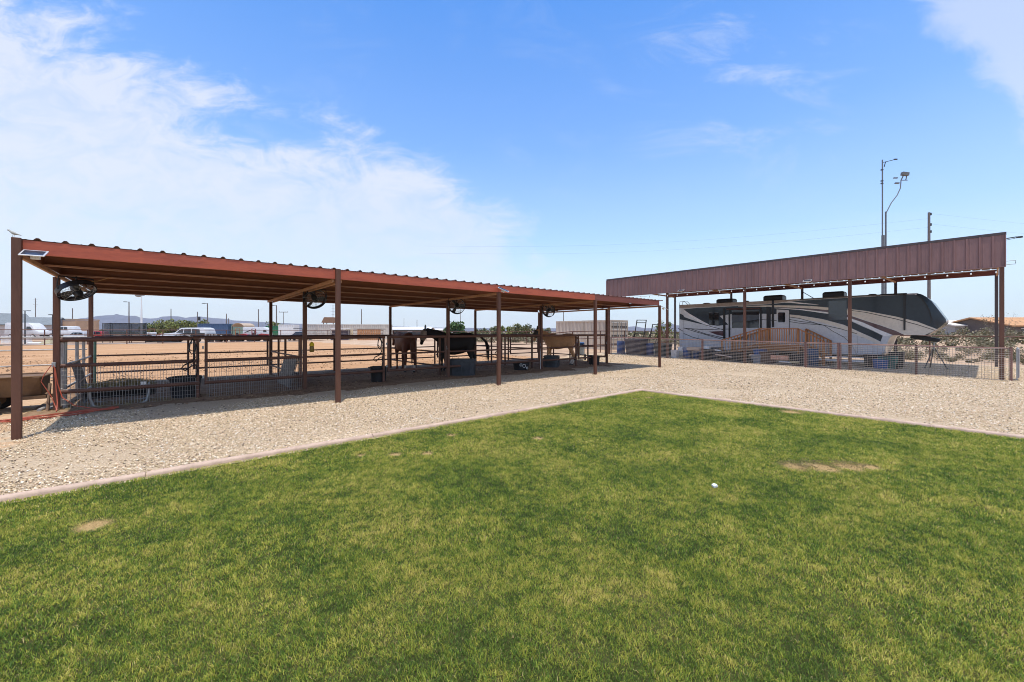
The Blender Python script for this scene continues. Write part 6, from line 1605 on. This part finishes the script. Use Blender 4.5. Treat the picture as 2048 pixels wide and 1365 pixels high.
b = MB(); b.box((sx + .35, 0, hz_ + .62), (.62, .3, .30), mat=Matrix.Rotation(R(8), 3, 'Y')); b.bar((sx * .97, 0, hz_), (sx + .2, 0, hz_ + .5), .07); b.bar((sx + .42, 0, hz_), (sx + .55, 0, hz_ + .5), .06); b.bar((sx * .97, 0, hz_), (sx + .6, 0, hz_), .06); b.box((sx - .6, 0, hz_ + .22), (.4, .12, .09)); b.box((sx - .45, 0, hz_ - .3), (.4, .14, .12)); b.build('floodlight', mat('dark_lamp', (.13, .13, .13), .5), t_)
t_ = thing('utility_pole', 'stout dark utility pole with wires rising behind the right of the carport', 'pole', tall(1858, 46), va); h = zat(446, 46)
b = MB(); b.tube([(0, 0, -.3), (0, 0, h)], [.17, .11], 10); b.build('pole', pole_wood, t_, smooth=60)
b = MB()
for z in (.2, 1.4, 2.2): b.box((.12, 0, h - z), (.2, .2, .28))
b.build('insulator', black_pl, t_)
for z, s in ((0.1, 1), (1.3, 1), (.7, -1), (1.7, -1)):
    b = MB(); p_ = [Vector((0, 0, h - z)).lerp(Vector((s * 60, 10, h - z + (1.0 if s > 0 else -1.0))), k / 10) - Vector((0, 0, 1.2 * math.sin(PI * k / 10))) for k in range(11)]
    b.tube(p_, .004, 4); b.build('wire', black_pl, t_)
# ------------------------------------------------------------------ trees and scrub
def leaf_mat(name, cols, rough=.75):
    m, t, p, out = new_mat(name); att = t.nodes.new('ShaderNodeAttribute'); att.attribute_name = 'rnd'
    n_ = len(cols); c = ramp(t, att.outputs['Fac'], [(i / max(1, n_ - 1), q) for i, q in enumerate(cols)])
    t.links.new(c, p.inputs['Base Color']); p.inputs['Roughness'].default_value = rough; p.inputs['Specular IOR Level'].default_value = .2
    return m
palo = leaf_mat('palo_verde_leaf', [(.075, .095, .025), (.13, .15, .035), (.19, .19, .055)]); dark_leaf = leaf_mat('dark_green_leaf', [(.02, .055, .015), (.05, .10, .025), (.09, .14, .04)])
olive = leaf_mat('olive_leaf', [(.09, .10, .045), (.15, .155, .07), (.23, .21, .11)]); scrub_l = leaf_mat('scrub_leaf', [(.16, .13, .075), (.22, .185, .12), (.12, .125, .06), (.30, .24, .17), (.10, .11, .05)])
bark = mat('dark_bark', (.085, .065, .05), .9)
def leaves(centers, radii, per, size, rg, flat=1.0):
    C = np.repeat(np.asarray(centers, np.float64), per, 0); Rr = np.repeat(np.asarray(radii, np.float64), per)
    n = len(C); d = rg.normal(size=(n, 3)); d /= np.linalg.norm(d, axis=1)[:, None]
    P_ = C + d * (Rr * rg.random(n) ** .45)[:, None] * np.array([1, 1, flat])
    u = rg.normal(size=(n, 3)); u /= np.linalg.norm(u, axis=1)[:, None]; v = np.cross(u, rg.normal(size=(n, 3))); v /= np.linalg.norm(v, axis=1)[:, None]
    s = size * rg.uniform(.6, 1.4, n)[:, None]
    V = np.stack([P_ - u * s - v * s * .5, P_ + u * s - v * s * .5, P_ + u * s * .6 + v * s * .5, P_ - u * s * .6 + v * s * .5], 1)
    tone = np.repeat(np.clip(np.repeat(rg.random(len(centers)), per) * .5 + rg.random(n) * .5, 0, 1), 4)
    return V.reshape(-1, 3), tone
def tree(name, label, loc, w, h, lm, seed, per=60, size=.14, trunk=.25, group=None, cat='tree', blobs=14):
    rg = np.random.default_rng(seed); t = thing(name, label, cat, loc, 0, group)
    cs = []; rs = []
    for i in range(blobs):
        a = rg.uniform(0, 2 * PI); q = math.sqrt(rg.random()) * .5 * w * .78; z = h * (trunk + (1 - trunk) * rg.uniform(.12, .90)); k = 1 - .55 * abs((z / h - .55) / .5) ** 2
        cs.append((q * math.cos(a) * k, q * math.sin(a) * k, z)); rs.append(rg.uniform(.12, .24) * min(w, h * 1.3))
    V, tone = leaves(cs, rs, per, size, rg, .85)
    o = np_mesh('crown', V, np.arange(len(V)).reshape(-1, 4), lm, {'rnd': tone}); o.parent = t
    b = MB(); r0 = max(.05, h * .025)
    b.tube([(0, 0, -.1), (.03 * h, 0, h * .25), (0, .02 * h, h * .5)], [r0 * 1.3, r0, r0 * .6], 7)
    for c in cs[::2]: b.tube([(.02 * h, 0, h * .22), tuple(np.array(c) * .5 + np.array([0, 0, h * .12])), c], [r0 * .7, r0 * .4, r0 * .12], 5)
    b.build('trunk', bark, t, smooth=60)
    return t
tree('round_tree', 'round dark green tree on the horizon above the black horse', bg(908, 105), 6.6, 4.3, dark_leaf, 1, 90, .22, blobs=22)
tree('bushy_tree', 'round olive tree on the horizon left of the palomino horse', bg(1044, 78), 4.8, 3.2, olive, 2, 80, .16, blobs=20); tree('bushy_tree', 'loose pale olive tree beside the middle front post', bg(1016, 82), 4.6, 2.9, palo, 3, 55, .16, blobs=14)
GT = 'green desert trees in the thicket behind the truck'
for i, (px, D, w, h, lm, lab) in enumerate(((303, 118, 8, 4.0, palo, 'low green tree just right of the trampoline'), (322, 122, 9, 4.6, olive, 'olive green tree behind the brown tractor'), (345, 116, 9, 5.0, palo, 'taller green tree under the bare pole'), (368, 120, 9, 4.2, olive, 'olive tree above the lettered truck hood'), (390, 114, 7, 4.8, palo, 'yellow green tree by the transformer pole'), (400, 122, 6, 5.0, palo, 'pale green tree left of the blue container'), (450, 130, 5, 4.2, palo, 'small pale green tree behind the blue container'), (550, 128, 7, 5.0, palo, 'green tree rising behind the bright green container'), (192, 140, 7, 2.2, dark_leaf, 'low dark bush right of the tan adobe building'))):
    tree('desert_tree', lab, bg(px, D), w, h, lm, 20 + i, 70, .26, .1, GT, blobs=16)
for i, (px, D, w, h, lab) in enumerate(((960, 170, 14, 3.2, 'long low olive thicket on the horizon left of the middle post'), (1088, 150, 8, 3.0, 'low grey green thicket above the palomino horse head'), (985, 150, 9, 3.4, 'grey green mound of trees behind the pale olive tree'))):
    tree('thicket_tree', lab, bg(px, D), w, h, olive, 40 + i, 60, .3, .05, None, blobs=18)
tree('palo_verde', 'loose green desert tree between the shelter and the camper rear', (40.0, 22.0, gz(40, 22)), 2.4, 2.6, palo, 50, 60, .08, .15, blobs=14)
# spindly shrub at the right, in front of the brown roof house
q = at(2000, 30); t_ = thing('spindly_shrub', 'bare spindly shrub with thin grey branches beside the right carport post', 'shrub', (q.x, q.y, gz(q.x, q.y))); b = MB(); hr = random.Random(5)
for i in range(26):
    a = hr.uniform(0, 2 * PI); k = hr.uniform(.3, 1.0); z = hr.uniform(1.4, 2.9)
    b.tube([(0, 0, 0), (k * .5 * math.cos(a), k * .5 * math.sin(a), z * .5), (k * math.cos(a + .2), k * math.sin(a + .2), z)], [.018, .010, .003], 4)
b.build('branches', mat('grey_twig', (.20, .165, .14), .9), t_)
rg = np.random.default_rng(77); V, tone = leaves([(hr.uniform(-.8, .8), hr.uniform(-.8, .8), hr.uniform(1.0, 2.6)) for _ in range(30)], [.25] * 30, 8, .035, rg); o = np_mesh('leaves', V, np.arange(len(V)).reshape(-1, 4), scrub_l, {'rnd': tone}); o.parent = t_
# desert scrub: one mass of dry bushes
rg = np.random.default_rng(8); cs = []; rs = []
def add_bush(x, y, r, z0):
    for k in range(4): cs.append((x + rg.normal(0, r * .45), y + rg.normal(0, r * .45), z0 + r * rg.uniform(.25, .75))); rs.append(r * rg.uniform(.45, .75))
for i in range(900):
    x = 33.6 + 45 * rg.random() ** 1.6; y = rg.uniform(-34, 27)
    add_bush(x, y, rg.uniform(.22, .62) * (1 + (x - 34) * .012), gz(x, y) - .03)
near = np.array([math.hypot(c[0], c[1]) < 46 for c in cs]); cs = np.array(cs); rs = np.array(rs)
V1, t1 = leaves(cs[near], rs[near], 55, .040, rg); V2, t2 = leaves(cs[~near], rs[~near], 30, .085, rg)
V = np.concatenate([V1, V2]); o = np_mesh('desert_scrub', V, np.arange(len(V)).reshape(-1, 4), scrub_l, {'rnd': np.concatenate([t1, t2])}); tag(o, 'mass of dry tan and olive desert scrub behind the carport', 'scrub', kind='stuff')
cs = []; rs = []
for i in range(700):
    a = rg.uniform(-.16, .42); D = rg.uniform(56, 110); q = at(CX + a * F_PX, D)
    if q.x < 34.5: continue
    add_bush(q.x, q.y, rg.uniform(.4, 1.0), 0)
V, tn = leaves(cs, rs, 22, .13, rg); o = np_mesh('desert_scrub', V, np.arange(len(V)).reshape(-1, 4), scrub_l, {'rnd': tn}); tag(o, 'dry tan scrub beyond the dark pipe fence right of the arena', 'scrub', kind='stuff')
cs = []; rs = []
for i in range(1500):
    px = rg.uniform(-250, 2300); D = rg.uniform(150, 420); q = at(px, D)
    add_bush(q.x, q.y, rg.uniform(.7, 1.7), 0)
V, tn = leaves(cs, rs, 12, .42, rg); o = np_mesh('desert_scrub', V, np.arange(len(V)).reshape(-1, 4), olive, {'rnd': tn}); tag(o, 'distant line of olive desert brush along the horizon', 'scrub', kind='stuff')
# sparse weeds at the foot of the scrub and in the yard
# ------------------------------------------------------------------ mountains
RID = [(-400, 655), (-100, 650), (60, 644), (140, 640), (165, 637), (185, 634), (200, 632), (215, 631), (227, 630.5), (233, 628.2), (240, 630.5), (255, 632), (270, 632), (283, 636), (300, 637.5), (312, 637), (326, 633.5), (340, 632.8), (355, 633), (372, 636), (381, 634.5), (398, 633.3), (412, 635), (430, 637), (450, 638), (470, 641.5), (500, 643), (530, 644.5), (560, 646.5), (600, 648), (650, 650), (720, 652), (780, 653), (900, 656), (1000, 657), (1100, 657), (1200, 656), (1258, 654), (1268, 653), (1290, 656.5), (1312, 657), (1325, 648), (1342, 647), (1352, 651), (1400, 654), (1500, 656), (1700, 657), (1960, 652), (2300, 652)]
DM = 2100.0
def ridge(px):
    for (a, ya), (c, yc) in zip(RID[:-1], RID[1:]):
        if a <= px <= c: f = (px - a) / (c - a); f = f * f * (3 - 2 * f); return ya + (yc - ya) * f
    return 657
V = []; Q = []; cols_ = list(np.arange(-380, 2280, 4.0)); rows = [(-.30, 0.0), (-.23, .10), (-.17, .30), (-.11, .52), (-.05, .78), (0, 1.0), (.06, .7), (.14, .3), (.25, 0)]
for j, (dd, hf) in enumerate(rows):
    for px in cols_:
        D = DM * (1 + dd * .8); H = zat(ridge(px), DM); q = at(px, D)
        spur = mnoise.fractal(Vector((px * .035, dd * 9, 4)), 1.0, 2.0, 5)
        z = H * hf + (H * .24 * spur * math.sin(PI * min(1, hf)) if 0 < hf < 1 else 0) + (0.35 * mnoise.noise(Vector((px * .3, 0, 0))) if hf == 1 else 0)
        V.append((q.x, q.y, max(z, -2) if hf else -3))
nc = len(cols_)
for j in range(len(rows) - 1):
    for i in range(nc - 1): Q.append((j * nc + i, j * nc + i + 1, (j + 1) * nc + i + 1, (j + 1) * nc + i))
mo = np_mesh('mountains', V, Q, mat('mountain_rock', (.095, .088, .11), .95, 0, .3, .012)); mo.data.polygons.foreach_set('use_smooth', [True] * len(mo.data.polygons)); structure(mo)
# ------------------------------------------------------------------ haze
HZ = 2500.0
b = MB(); b.box((0, 0, 60), (2 * HZ, 2 * HZ, 130)); hz = b.build('haze', MATS['grey_pole']); hz['kind'] = 'stuff'; hz['label'] = 'thin blue desert haze over the far mountains'
hm = bpy.data.materials.new('haze_air'); hm.use_nodes = True; t = hm.node_tree; t.nodes.clear(); out = t.nodes.new('ShaderNodeOutputMaterial'); pv = t.nodes.new('ShaderNodeVolumePrincipled')
pv.inputs['Color'].default_value = (.80, .89, 1.0, 1); pv.inputs['Density'].default_value = 0.00017; pv.inputs['Anisotropy'].default_value = .2
t.links.new(pv.outputs[0], out.inputs['Volume']); hz.data.materials.clear(); hz.data.materials.append(hm)
